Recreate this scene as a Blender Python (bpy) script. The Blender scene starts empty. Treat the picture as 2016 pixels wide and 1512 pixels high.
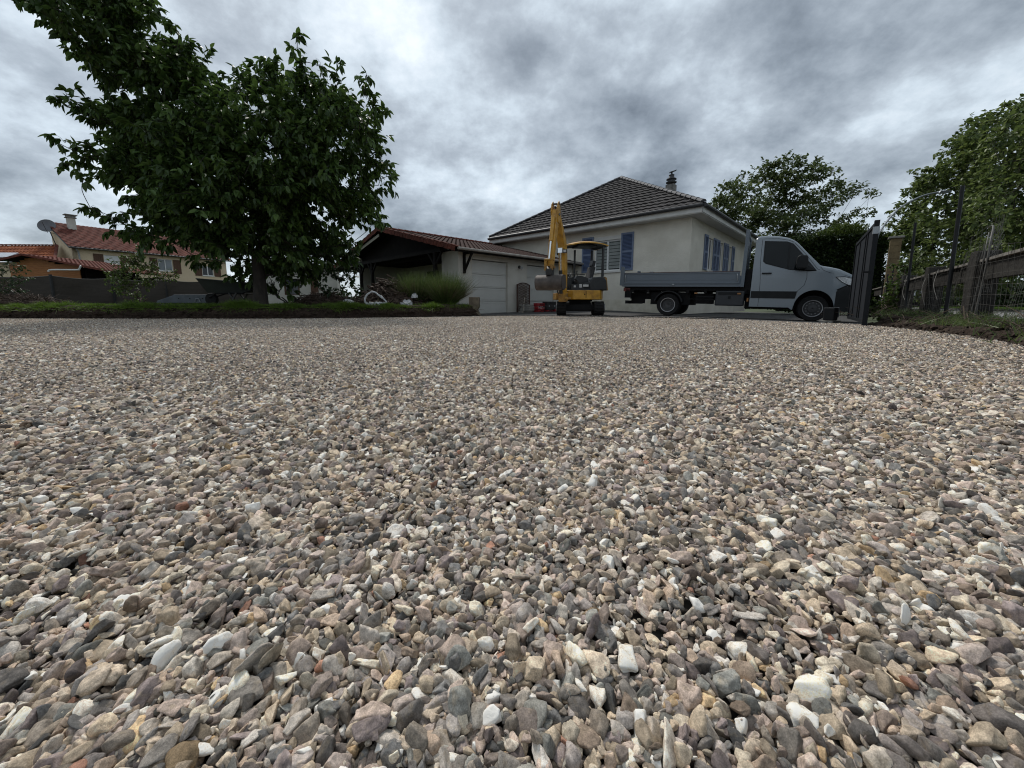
import bpy, bmesh, math, random
import numpy as np
from mathutils import Vector, Matrix, Euler, noise as mnoise
R = math.radians
random.seed(7); rng = np.random.default_rng(11)
sc = bpy.context.scene
COL = sc.collection
# ------------------------------------------------------------------ camera
CAMH = .38; PITCH = R(8.0)
cd = bpy.data.cameras.new('camera'); cam = bpy.data.objects.new('camera', cd); COL.objects.link(cam)
cam.location = (0, 0, CAMH); cam.rotation_euler = (R(90) - PITCH, 0, 0)
cd.sensor_width = 36; cd.lens = 757 / 2016 * 36
cd.shift_y = -(756 - (600 + 757 * math.tan(PITCH))) / 2016
cd.clip_start = .02; cd.clip_end = 2000
sc.camera = cam
sc.cycles.pixel_filter_type = 'BLACKMAN_HARRIS'; sc.cycles.filter_width = 1.1
sc.cycles.diffuse_bounces = 2
sc.view_settings.view_transform = 'Standard'; sc.view_settings.look = 'None'
sc.view_settings.gamma = 1; sc.view_settings.exposure = 0.8
# ------------------------------------------------------------------ world: overcast sky
SUN_EL, SUN_AZ = 52, -28
w = bpy.data.worlds.new("World"); sc.world = w; w.use_nodes = True
nt = w.node_tree; N = nt.nodes; Lk = nt.links
for n in list(N): N.remove(n)
def nd(t, nt=None, **k):
    n = (nt or w.node_tree).nodes.new(t)
    for a, b in k.items():
        if a.startswith('i_'):
            key = a[2:]; key = int(key) if key.isdigit() else key.replace('_', ' ')
            n.inputs[key].default_value = b
        else: setattr(n, a, b)
    return n
out = nd('ShaderNodeOutputWorld'); bg = nd('ShaderNodeBackground'); bg.inputs[1].default_value = .1
sky = nd('ShaderNodeTexSky', sky_type='NISHITA'); sky.sun_disc = False
sky.sun_elevation = R(SUN_EL); sky.sun_rotation = R(SUN_AZ)
tc = nd('ShaderNodeTexCoord'); sep = nd('ShaderNodeSeparateXYZ'); Lk.new(tc.outputs['Generated'], sep.inputs[0])
za = nd('ShaderNodeMath', operation='MAXIMUM'); Lk.new(sep.outputs[2], za.inputs[0]); za.inputs[1].default_value = 0.0
zb = nd('ShaderNodeMath', operation='ADD'); Lk.new(za.outputs[0], zb.inputs[0]); zb.inputs[1].default_value = .46
dx = nd('ShaderNodeMath', operation='DIVIDE'); Lk.new(sep.outputs[0], dx.inputs[0]); Lk.new(zb.outputs[0], dx.inputs[1])
dy = nd('ShaderNodeMath', operation='DIVIDE'); Lk.new(sep.outputs[1], dy.inputs[0]); Lk.new(zb.outputs[0], dy.inputs[1])
cmb = nd('ShaderNodeCombineXYZ'); Lk.new(dx.outputs[0], cmb.inputs[0]); Lk.new(dy.outputs[0], cmb.inputs[1])
off = nd('ShaderNodeVectorMath', operation='ADD'); Lk.new(cmb.outputs[0], off.inputs[0]); off.inputs[1].default_value = (5.1, 2.6, 0)
n1 = nd('ShaderNodeTexNoise'); n1.inputs['Scale'].default_value = 1.35; n1.inputs['Detail'].default_value = 3.5; n1.inputs['Roughness'].default_value = .5; n1.inputs['Distortion'].default_value = .12
n2 = nd('ShaderNodeTexNoise'); n2.inputs['Scale'].default_value = 4.2; n2.inputs['Detail'].default_value = 10; n2.inputs['Roughness'].default_value = .60; n2.inputs['Distortion'].default_value = 0.
for n_ in (n1, n2): Lk.new(off.outputs[0], n_.inputs['Vector'])
mx = nd('ShaderNodeMix', data_type='FLOAT'); mx.inputs[0].default_value = .5
Lk.new(n1.outputs[0], mx.inputs[2]); Lk.new(n2.outputs[0], mx.inputs[3])
cr = nd('ShaderNodeValToRGB'); Lk.new(mx.outputs[0], cr.inputs[0])
def ramp(cr, stops, mode='EASE'):
    e = cr.color_ramp; e.interpolation = mode
    while len(e.elements) > 1: e.elements.remove(e.elements[-1])
    e.elements[0].position = stops[0][0]; e.elements[0].color = (*stops[0][1], 1)
    for p_, c_ in stops[1:]:
        q = e.elements.new(p_); q.color = (*c_, 1)
ramp(cr, [(.35, (.098, .117, .138)), (.43, (.185, .215, .247)), (.50, (.29, .33, .37)), (.56, (.42, .48, .53)), (.64, (.60, .65, .69))], 'LINEAR')
sclr = nd('ShaderNodeVectorMath', operation='SCALE'); Lk.new(cr.outputs[0], sclr.inputs[0]); sclr.inputs['Scale'].default_value = 9.3
mixc = nd('ShaderNodeMix', data_type='RGBA'); mixc.inputs[0].default_value = .93
Lk.new(sky.outputs[0], mixc.inputs[6]); Lk.new(sclr.outputs[0], mixc.inputs[7])
Lk.new(mixc.outputs[2], bg.inputs[0]); Lk.new(bg.outputs[0], out.inputs[0])
# ------------------------------------------------------------------ sun (veiled by the cloud)
sl = bpy.data.lights.new('sun', 'SUN'); sl.energy = 1.5; sl.angle = R(10); sl.color = (1, .965, .91)
so = bpy.data.objects.new('sun', sl); COL.objects.link(so)
so.rotation_euler = (-R(90 - SUN_EL), 0, -R(SUN_AZ)); so.location = (0, 0, 20)
# ------------------------------------------------------------------ materials
def srgb(r, g, b):
    f = lambda c: (c / 255 / 12.92) if c / 255 <= .04045 else ((c / 255 + .055) / 1.055) ** 2.4
    return (f(r), f(g), f(b))
MATS = {}
def mat(name, c, c2=None, scale=6., rough=.75, metal=0., bump=0., bscale=None, detail=5, spec=.5, c3=None, trans=0, coat=0, stretch=None, lo=.35, hi=.65):
    if name in MATS: return MATS[name]
    m = bpy.data.materials.new(name); m.use_nodes = True; t = m.node_tree; b = t.nodes['Principled BSDF']
    b.inputs['Roughness'].default_value = rough; b.inputs['Metallic'].default_value = metal
    b.inputs['Specular IOR Level'].default_value = spec
    if coat: b.inputs['Coat Weight'].default_value = coat; b.inputs['Coat Roughness'].default_value = .08
    tcn = nd('ShaderNodeTexCoord', t)
    vec = tcn.outputs['Object']
    if stretch:
        mp = nd('ShaderNodeMapping', t); mp.inputs['Scale'].default_value = stretch; t.links.new(vec, mp.inputs[0]); vec = mp.outputs[0]
    c2 = c2 or tuple(x * .8 for x in c)
    nz = nd('ShaderNodeTexNoise', t); nz.inputs['Scale'].default_value = scale; nz.inputs['Detail'].default_value = detail; nz.inputs['Roughness'].default_value = .6
    t.links.new(vec, nz.inputs['Vector'])
    r_ = nd('ShaderNodeValToRGB', t); t.links.new(nz.outputs[0], r_.inputs[0])
    st = [(lo, c2), (hi, c)]
    if c3: st.append((min(hi + .12, .99), c3))
    ramp(r_, st, 'LINEAR'); t.links.new(r_.outputs[0], b.inputs['Base Color'])
    if bump:
        n3 = nd('ShaderNodeTexNoise', t); n3.inputs['Scale'].default_value = bscale or scale * 6; n3.inputs['Detail'].default_value = 6
        t.links.new(vec, n3.inputs['Vector'])
        bp = nd('ShaderNodeBump', t); bp.inputs['Strength'].default_value = bump; bp.inputs['Distance'].default_value = .02
        t.links.new(n3.outputs[0], bp.inputs['Height']); t.links.new(bp.outputs[0], b.inputs['Normal'])
    if trans:
        tr = nd('ShaderNodeBsdfTranslucent', t); t.links.new(r_.outputs[0], tr.inputs[0]); ms = nd('ShaderNodeMixShader', t); ms.inputs[0].default_value = trans
        o = t.nodes['Material Output']; t.links.new(b.outputs[0], ms.inputs[1]); t.links.new(tr.outputs[0], ms.inputs[2]); t.links.new(ms.outputs[0], o.inputs[0])
    MATS[name] = m; return m
def leafmat(name, dark, light, trans=.25, rough=.45):
    if name in MATS: return MATS[name]
    m = bpy.data.materials.new(name); m.use_nodes = True; t = m.node_tree; b = t.nodes['Principled BSDF']
    b.inputs['Roughness'].default_value = rough; b.inputs['Specular IOR Level'].default_value = .35
    a = nd('ShaderNodeAttribute', t); a.attribute_name = 'rnd'
    r_ = nd('ShaderNodeValToRGB', t); t.links.new(a.outputs['Fac'], r_.inputs[0])
    ramp(r_, [(0, dark), (.6, tuple((x + y) / 2 for x, y in zip(dark, light))), (1, light)], 'LINEAR')
    t.links.new(r_.outputs[0], b.inputs['Base Color'])
    tr = nd('ShaderNodeBsdfTranslucent', t); t.links.new(r_.outputs[0], tr.inputs[0]); ms = nd('ShaderNodeMixShader', t); ms.inputs[0].default_value = trans
    o = t.nodes['Material Output']; t.links.new(b.outputs[0], ms.inputs[1]); t.links.new(tr.outputs[0], ms.inputs[2]); t.links.new(ms.outputs[0], o.inputs[0])
    MATS[name] = m; return m
# ------------------------------------------------------------------ mesh helpers
def perp(d):
    d = Vector(d).normalized(); a = Vector((0, 0, 1)) if abs(d.z) < .9 else Vector((1, 0, 0))
    u = d.cross(a).normalized(); return u, d.cross(u).normalized()
class MB:
    def __init__(s): s.v = []; s.f = []; s.m = []; s.mi = 0
    def add(s, vs, fs):
        o = len(s.v); s.v += [tuple(p) for p in vs]; s.f += [tuple(i + o for i in f) for f in fs]; s.m += [s.mi] * len(fs)
    def box(s, x0, x1, y0, y1, z0, z1, M=None):
        p = [(x, y, z) for x in (x0, x1) for y in (y0, y1) for z in (z0, z1)]
        if M is not None: p = [M @ Vector(q) for q in p]
        s.add(p, [(0, 1, 3, 2), (4, 6, 7, 5), (0, 4, 5, 1), (2, 3, 7, 6), (0, 2, 6, 4), (1, 5, 7, 3)]); return s
    def obox(s, c, U, V, W, su, sv, sw):
        c, U, V, W = Vector(c), Vector(U), Vector(V), Vector(W)
        p = [c + U * a * su / 2 + V * b * sv / 2 + W * d * sw / 2 for a in (-1, 1) for b in (-1, 1) for d in (-1, 1)]
        s.add(p, [(0, 1, 3, 2), (4, 6, 7, 5), (0, 4, 5, 1), (2, 3, 7, 6), (0, 2, 6, 4), (1, 5, 7, 3)]); return s
    def bar(s, a, b, wd, h=None, up=(0, 0, 1)):
        a, b = Vector(a), Vector(b); d = (b - a); L_ = d.length; d.normalize(); h = h or wd
        up = Vector(up)
        if abs(d.dot(up)) > .98: up = Vector((1, 0, 0))
        sd = d.cross(up).normalized(); u = sd.cross(d).normalized()
        return s.obox((a + b) / 2, d, sd, u, L_, wd, h)
    def tube(s, pts, r, n=8, caps=True):
        pts = [Vector(p) for p in pts]; rs = r if isinstance(r, (list, tuple)) else [r] * len(pts)
        vs = []; u0 = None
        for i, p in enumerate(pts):
            d = (pts[min(i + 1, len(pts) - 1)] - pts[max(i - 1, 0)])
            if d.length < 1e-9: d = Vector((0, 0, 1))
            d.normalize()
            if u0 is None: u, v = perp(d)
            else:
                u = (u0 - d * u0.dot(d)); u = u.normalized() if u.length > 1e-6 else perp(d)[0]; v = d.cross(u)
            u0 = u
            for k in range(n):
                a = 2 * math.pi * k / n; vs.append(p + (u * math.cos(a) + v * math.sin(a)) * rs[i])
        fs = [(i * n + k, i * n + (k + 1) % n, (i + 1) * n + (k + 1) % n, (i + 1) * n + k) for i in range(len(pts) - 1) for k in range(n)]
        if caps: fs += [tuple(range(n))[::-1], tuple((len(pts) - 1) * n + k for k in range(n))]
        s.add(vs, fs); return s
    def cyl(s, a, b, r, n=20): return s.tube([a, b], r, n)
    def prism(s, poly, fn):
        """poly 2d list, fn(u,v,k) -> 3d, k=0/1"""
        n = len(poly); vs = [fn(u, v, 0) for u, v in poly] + [fn(u, v, 1) for u, v in poly]
        fs = [tuple(range(n))[::-1], tuple(range(n, 2 * n))] + [(i, (i + 1) % n, n + (i + 1) % n, n + i) for i in range(n)]
        s.add(vs, fs); return s
    def lathe(s, c, axis, prof, n=24, c0=True, c1=True):
        c = Vector(c); d = Vector(axis).normalized(); u, v = perp(d); vs = []
        for (h, r_) in prof:
            for k in range(n):
                a = 2 * math.pi * k / n; vs.append(c + d * h + (u * math.cos(a) + v * math.sin(a)) * r_)
        m = len(prof)
        fs = [(i * n + k, i * n + (k + 1) % n, (i + 1) * n + (k + 1) % n, (i + 1) * n + k) for i in range(m - 1) for k in range(n)]
        if c0: fs += [tuple(range(n))[::-1]]
        if c1: fs += [tuple((m - 1) * n + k for k in range(n))]
        s.add(vs, fs); return s
    def build(s, name, m, parent=None, bevel=0, smooth=False, ang=35):
        me = bpy.data.meshes.new(name); me.from_pydata(s.v, [], s.f)
        ms = m if isinstance(m, (list, tuple)) else [m]
        for q in ms: me.materials.append(q)
        if len(ms) > 1: me.polygons.foreach_set('material_index', s.m)
        bm = bmesh.new(); bm.from_mesh(me); bmesh.ops.recalc_face_normals(bm, faces=bm.faces); bm.to_mesh(me); bm.free()
        o = bpy.data.objects.new(name, me); COL.objects.link(o)
        if parent: o.parent = parent
        if bevel:
            b = o.modifiers.new('bevel', 'BEVEL'); b.width = bevel; b.segments = 2; b.limit_method = 'ANGLE'; b.angle_limit = R(40)
        if smooth:
            me.shade_smooth()
            try: me.set_sharp_from_angle(angle=R(ang))
            except Exception: pass
        return o
def npmesh(name, V, F, m, parent=None, rnd=None, smooth=False):
    """V (n,3), F (m,k) arrays, rnd per-vertex float"""
    me = bpy.data.meshes.new(name); V = np.asarray(V, np.float32); F = np.asarray(F, np.int32); k = F.shape[1]
    me.vertices.add(len(V)); me.vertices.foreach_set('co', V.ravel())
    me.loops.add(F.size); me.loops.foreach_set('vertex_index', F.ravel())
    me.polygons.add(len(F)); me.polygons.foreach_set('loop_start', np.arange(0, F.size, k, dtype=np.int32))
    if smooth: me.polygons.foreach_set('use_smooth', np.ones(len(F), bool))
    me.update(calc_edges=True)
    if rnd is not None:
        a = me.attributes.new('rnd', 'FLOAT', 'POINT'); a.data.foreach_set('value', np.asarray(rnd, np.float32))
    if m: me.materials.append(m)
    if name is None: return me
    o = bpy.data.objects.new(name, me)
    COL.objects.link(o)
    if parent: o.parent = parent
    return o
def tag(o, label=None, cat=None, group=None, kind=None):
    if label: o['label'] = label
    if cat: o['category'] = cat
    if group: o['group'] = group
    if kind: o['kind'] = kind
    return o
def thing(name, loc, rz=0, label=None, cat=None, group=None, rot=None):
    o = bpy.data.objects.new(name, None); COL.objects.link(o); o.location = loc
    o.rotation_euler = rot if rot else (0, 0, rz); o.empty_display_size = .2
    return tag(o, label, cat, group)
def copy_tree(o, parent=None):
    c = o.copy(); COL.objects.link(c); c.parent = parent
    for ch in [x for x in COL.objects if x.parent == o]: copy_tree(ch, c)
    return c
def smoothpath(pts, n=6):
    pts = [Vector(p) for p in pts]; o = []
    for i in range(len(pts) - 1):
        p0 = pts[max(i - 1, 0)]; p1 = pts[i]; p2 = pts[i + 1]; p3 = pts[min(i + 2, len(pts) - 1)]
        for k in range(n):
            t = k / n; o.append(.5 * ((2 * p1) + (p2 - p0) * t + (2 * p0 - 5 * p1 + 4 * p2 - p3) * t * t + (3 * p1 - p0 - 3 * p2 + p3) * t ** 3))
    o.append(pts[-1]); return o
def inpoly(x, y, poly):
    x = np.asarray(x); y = np.asarray(y); r_ = np.zeros(x.shape, bool); n = len(poly)
    for i in range(n):
        x0, y0 = poly[i]; x1, y1 = poly[(i + 1) % n]
        if y0 == y1: continue
        c = ((y0 > y) != (y1 > y)) & (x < (x1 - x0) * (y - y0) / (y1 - y0) + x0); r_ ^= c
    return r_
def rotvec(a, b, t):  # numpy lerp helper
    return a + (b - a) * t
# ================================================================== GROUND
M_soil = mat('soil', (.062, .043, .032), (.02, .014, .010), 16, .95, bump=1., bscale=45, spec=.2)
M_base = mat('gravel_bedding', (.10, .088, .075), (.05, .043, .037), 30, .95)
M_asph = mat('asphalt', (.062, .06, .058), (.038, .037, .036), 5, .9, bump=.4, bscale=160)
M_terr = mat('far_ground', (.07, .085, .04), (.045, .06, .028), .6, .95)
M_lawn = mat('lawn_soil', (.05, .07, .022), (.04, .035, .02), 3, .95, bump=.6, bscale=20)
M_conc = mat('concrete', (.26, .245, .22), (.13, .125, .115), 7, .9, bump=.5, bscale=60)
M_road = mat('pavement', (.24, .235, .225), (.17, .165, .16), 3, .9, bump=.3, bscale=90)
def sheet(name, poly, z, m, kind='structure'):
    bm = bmesh.new(); f = bm.faces.new([bm.verts.new((x, y, z)) for x, y in poly]); bmesh.ops.triangulate(bm, faces=[f])
    bmesh.ops.recalc_face_normals(bm, faces=bm.faces)
    me = bpy.data.meshes.new(name); bm.to_mesh(me); bm.free(); me.materials.append(m)
    if me.polygons[0].normal.z < 0: me.flip_normals()
    o = bpy.data.objects.new(name, me); COL.objects.link(o); return tag(o, kind=kind)
sheet('ground', [(-700, -700), (700, -700), (700, 700), (-700, 700)], -.14, M_terr)
LEFT = [(-34, 12.4), (-22, 11.4), (-14.3, 10.8), (-10.4, 10.45), (-6.55, 10.45), (-4.5, 11.15), (-2.5, 12.1), (-1.1, 12.75)]
FRONT = [(-1.0, 12.85), (1.0, 12.6), (3.2, 12.1), (4.3, 11.0), (5.5, 9.7), (6.2, 8.2), (6.75, 7.25)]
RIGHT = [(6.6, 7.1), (6.0, 5.6), (5.45, 4.5), (4.85, 3.65), (4.2, 2.7), (3.4, 1.4), (2.6, 0), (1.6, -1.8), (1.0, -3)]
GRAV = LEFT + FRONT + RIGHT + [(-34, -3)]
# asphalt drive, falling gently to the gate on the right
def asz(x, y):
    z = .03 if x < 5 else .03 - .031 * (x - 5)
    return max(z, -.11) + max(0., min((y - 15.5) * .03, .10)) * (1 if x < 9 else max(0, 1 - (x - 9) / 3)) * (1 if x > 0 else max(0, 1 + x / 2))
def asphalt():
    st = .25; xs = np.arange(-4, 16.01, st); ys = np.arange(6.5, 30.01, st); bm = bmesh.new(); vd = {}
    def v(i, j):
        if (i, j) not in vd: vd[i, j] = bm.verts.new((xs[i], ys[j], asz(xs[i], ys[j])))
        return vd[i, j]
    for i in range(len(xs) - 1):
        for j in range(len(ys) - 1):
            cx, cy = xs[i] + st / 2, ys[j] + st / 2
            if inpoly(np.array([cx]), np.array([cy]), GRAV)[0]: continue
            if cx > 6.9 + (cy - 7) * .78: continue
            bm.faces.new((v(i, j), v(i + 1, j), v(i + 1, j + 1), v(i, j + 1)))
    me = bpy.data.meshes.new('driveway'); bm.to_mesh(me); bm.free(); me.materials.append(M_asph)
    o = bpy.data.objects.new('driveway', me); COL.objects.link(o); tag(o, kind='structure')
asphalt()
# lawn terrace on the left, its cut bank of earth
LZ = .355
EDGE = [Vector((x, y, 0)) for x, y in LEFT]
sheet('lawn', [(x, y + .22) for x, y in LEFT] + [(-1.25, 13.1), (-2.1, 14.4), (-10.4, 22.7), (-6, 60), (-120, 60), (-120, 12.4)], LZ, M_lawn)
def resample(pts, d):
    pts = [Vector((p[0], p[1], 0)) for p in pts]; o = []
    for a, b in zip(pts[:-1], pts[1:]):
        n = max(1, int((b - a).length / d)); o += [a.lerp(b, k / n) for k in range(n)]
    return o + [pts[-1]]
def bank(name, pts, side, prof, m, seed, amp=.05, fine=2.):
    """ribbon following pts, prof = [(outward distance, z)]; side +1: outward is to the left of travel"""
    P = resample(pts, .07); V = []; F = []; n = len(prof)
    for i, p in enumerate(P):
        d = (P[min(i + 3, len(P) - 1)] - P[max(i - 3, 0)]).normalized(); o = Vector((-d.y, d.x, 0)) * side
        lump = mnoise.noise(Vector((i * .035, seed, 0)))
        for k, (r_, z) in enumerate(prof):
            q = Vector((i * .07 * fine * 2, k * .8, seed)); a = amp * (1 if 0 < k < n - 1 else .25)
            f = mnoise.noise(q) + .6 * mnoise.noise(q * 2.7)
            c = p + o * (r_ + f * a + lump * .12 * (k / n)); V.append((c.x, c.y, z + (mnoise.noise(q + Vector((9, 3, 1))) * a * .7 if k > 0 else 0) + (lump * .03 if 0 < k else 0)))
    for i in range(len(P) - 1):
        for k in range(n - 1):
            a = i * n + k; F.append((a, a + 1, a + n + 1, a + n) if side < 0 else (a, a + n, a + n + 1, a + 1))
    o = npmesh(name, V, F, m, smooth=False); return tag(o, kind='structure')
bank('soil_bank', LEFT, 1, [(-.03, -.05), (0, .0), (.02, .05), (.03, .1), (.0, .15), (.03, .2), (.05, .26), (.07, .32), (.15, .365), (.3, .37), (.5, .34)], M_soil, 1.3)
bank('soil_bank', RIGHT, 1, [(-.05, -.05), (0, .0), (.06, .05), (.12, .09), (.2, .13), (.34, .15), (.55, .14), (.8, .13), (1.1, .145), (1.5, .11)], M_soil, 7.7, amp=.07)
# ------------------------------------------------------------------ stones
def ico(n):
    bm = bmesh.new(); bmesh.ops.create_icosphere(bm, subdivisions=n, radius=1)
    v = np.array([x.co[:] for x in bm.verts]); f = np.array([[q.index for q in p.verts] for p in bm.faces]); bm.free(); return v, f
ICO = {k: ico(k) for k in (1, 2, 3, 4)}
def stone(level, g):
    v, f = ICO[level]; n = g.integers(5, 11)
    pl = g.normal(size=(n, 3)); pl[:, 2] *= .8; pl /= np.linalg.norm(pl, axis=1)[:, None]; d = g.uniform(.5, 1.0, n)
    p = g.choice([60., 120., 200.]) if level > 2 else g.choice([25., 50.])
    t = np.maximum(v @ pl.T, 0) / d
    tm = t.max(1); tm = np.maximum(tm, 1 / 1.35); rr = tm * (((t / tm[:, None]) ** p).sum(1) + (1 / 1.35 / tm) ** p) ** (1 / p); rr = 1 / rr
    o = v * rr[:, None]
    if level > 2:
        q = g.uniform(0, 9, 3)
        for fr, am in ((2.3, .06), (5.1, .03), (11., .014), (23., .007)):
            o *= (1 + am * (np.sin(fr * o[:, 0] + q[0]) * np.sin(fr * 1.1 * o[:, 1] + q[1]) + np.sin(fr * .9 * o[:, 2] + q[2] + fr * .5 * o[:, 0])))[:, None]
    a = np.array([1., g.uniform(.58, .95), g.uniform(.32, .75)])
    o = o - o.mean(0); return o * a, f
def stonemat(name, inst, s):
    m = bpy.data.materials.new(name); m.use_nodes = True; t = m.node_tree; b = t.nodes['Principled BSDF']; K = t.links
    b.inputs['Roughness'].default_value = .82; b.inputs['Specular IOR Level'].default_value = .3
    a = nd('ShaderNodeAttribute', t); a.attribute_name = 'rnd'; a.attribute_type = 'INSTANCER' if inst else 'GEOMETRY'
    r_ = nd('ShaderNodeValToRGB', t); K.new(a.outputs['Fac'], r_.inputs[0])
    pal = [(.26, .225, .20), (.19, .18, .168), (.31, .265, .20), (.40, .335, .25), (.115, .117, .115), (.32, .265, .225), (.25, .235, .21), (.54, .49, .39),
           (.35, .30, .235), (.175, .15, .145), (.66, .635, .58), (.275, .22, .17), (.175, .18, .165), (.43, .39, .33), (.40, .30, .18), (.235, .215, .20), (.62, .585, .51), (.35, .29, .25), (.25, .14, .10), (.27, .24, .20)]
    wt = [7, 7, 7, 6, 6, 6, 6, 6.5, 6, 6, 4.2, 6, 5, 6.5, 1.2, 6, 5, 6, .35, 5]; cs = np.cumsum([0] + wt) / sum(wt)
    ramp(r_, [(float(c), (min(p[0] * 1.17, .80), min(p[1] * 1.10, .76), min(p[2] * 1.055, .71))) for c, p in zip(cs[:-1], pal)], 'CONSTANT')
    h = nd('ShaderNodeMath', t, operation='MULTIPLY'); h.inputs[1].default_value = 917.13; K.new(a.outputs['Fac'], h.inputs[0])
    h2 = nd('ShaderNodeMath', t, operation='FRACT'); K.new(h.outputs[0], h2.inputs[0])
    tcn = nd('ShaderNodeTexCoord', t)
    ad = nd('ShaderNodeVectorMath', t, operation='ADD'); K.new(tcn.outputs['Object'], ad.inputs[0])
    mm = nd('ShaderNodeMath', t, operation='MULTIPLY'); mm.inputs[1].default_value = 31. / (1 if s < 20 else s / 2.); K.new(h2.outputs[0], mm.inputs[0]); K.new(mm.outputs[0], ad.inputs[1])
    nz = nd('ShaderNodeTexNoise', t); nz.inputs['Scale'].default_value = s; nz.inputs['Detail'].default_value = 6; nz.inputs['Roughness'].default_value = .68; K.new(ad.outputs[0], nz.inputs['Vector'])
    mr = nd('ShaderNodeMapRange', t); K.new(nz.outputs[0], mr.inputs[0]); mr.inputs[1].default_value = .3; mr.inputs[2].default_value = .7; mr.inputs[3].default_value = .5; mr.inputs[4].default_value = 1.5
    sp = nd('ShaderNodeTexNoise', t); sp.inputs['Scale'].default_value = s * 7; sp.inputs['Detail'].default_value = 3; K.new(ad.outputs[0], sp.inputs['Vector'])
    mr2 = nd('ShaderNodeMapRange', t); K.new(sp.outputs[0], mr2.inputs[0]); mr2.inputs[1].default_value = .35; mr2.inputs[2].default_value = .65; mr2.inputs[3].default_value = .78; mr2.inputs[4].default_value = 1.22
    v3 = nd('ShaderNodeMapRange', t); K.new(h2.outputs[0], v3.inputs[0]); v3.inputs[3].default_value = .46; v3.inputs[4].default_value = 1.75
    q1 = nd('ShaderNodeMath', t, operation='MULTIPLY'); K.new(mr.outputs[0], q1.inputs[0]); K.new(mr2.outputs[0], q1.inputs[1])
    q2 = nd('ShaderNodeMath', t, operation='MULTIPLY'); K.new(q1.outputs[0], q2.inputs[0]); K.new(v3.outputs[0], q2.inputs[1])
    # warm iron staining in patches
    st = nd('ShaderNodeTexNoise', t); st.inputs['Scale'].default_value = s * .9; st.inputs['Detail'].default_value = 4; K.new(ad.outputs[0], st.inputs['Vector'])
    mr4 = nd('ShaderNodeMapRange', t); K.new(st.outputs[0], mr4.inputs[0]); mr4.inputs[1].default_value = .55; mr4.inputs[2].default_value = .75; mr4.inputs[4].default_value = .55
    mxs = nd('ShaderNodeMix', t, data_type='RGBA'); K.new(mr4.outputs[0], mxs.inputs[0]); K.new(r_.outputs[0], mxs.inputs[6]); mxs.inputs[7].default_value = (.30, .235, .155, 1)
    sc_ = nd('ShaderNodeVectorMath', t, operation='SCALE'); K.new(mxs.outputs[2], sc_.inputs[0]); K.new(q2.outputs[0], sc_.inputs['Scale'])
    mn = nd('ShaderNodeVectorMath', t, operation='MINIMUM'); K.new(sc_.outputs[0], mn.inputs[0]); mn.inputs[1].default_value = (.82, .79, .73)
    K.new(mn.outputs[0], b.inputs['Base Color'])
    if s < 20:
        bp = nd('ShaderNodeBump', t); bp.inputs['Strength'].default_value = .55; bp.inputs['Distance'].default_value = .0012
        n3 = nd('ShaderNodeTexNoise', t); n3.inputs['Scale'].default_value = s * 2.2; n3.inputs['Detail'].default_value = 9; n3.inputs['Roughness'].default_value = .75; K.new(ad.outputs[0], n3.inputs['Vector'])
        K.new(n3.outputs[0], bp.inputs['Height']); K.new(bp.outputs[0], b.inputs['Normal'])
    return m
MS_I = stonemat('stone_near', True, 1.6); MS_P = stonemat('stone_far', False, 230.)
ROCKS = bpy.data.collections.new('stone_library')
G = np.random.default_rng(5); NHI, NLO, NPT = 70, 16, 6; SU = .01
def libobj(name, V, F, m, rnd=None, smooth=True):
    me = bpy.data.meshes.new(name); V = np.asarray(V, np.float32); F = np.asarray(F, np.int32); k = F.shape[1]
    me.vertices.add(len(V)); me.vertices.foreach_set('co', V.ravel()); me.loops.add(F.size); me.loops.foreach_set('vertex_index', F.ravel())
    me.polygons.add(len(F)); me.polygons.foreach_set('loop_start', np.arange(0, F.size, k, dtype=np.int32)); me.polygons.foreach_set('use_smooth', np.full(len(F), smooth)); me.update(calc_edges=True)
    if rnd is not None: a = me.attributes.new('rnd', 'FLOAT', 'POINT'); a.data.foreach_set('value', np.asarray(rnd, np.float32))
    me.materials.append(m); o = bpy.data.objects.new(name, me); ROCKS.objects.link(o)
for i in range(NHI):
    v, f = stone(4 if i < NHI // 2 else 3, G); libobj('a%03d' % i, v, f, MS_I, smooth=i < NHI // 2)
for i in range(NLO):
    v, f = stone(1, G); libobj('b%03d' % i, v, f, MS_I, smooth=False)
def eulmat(e):
    cx, cy, cz = np.cos(e).T; sx, sy, sz = np.sin(e).T
    return np.stack([np.stack([cy * cz, sx * sy * cz - cx * sz, cx * sy * cz + sx * sz], -1), np.stack([cy * sz, sx * sy * sz + cx * cz, cx * sy * sz - sx * cz], -1), np.stack([-sy, sx * cy, cx * cy], -1)], 1)
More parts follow.
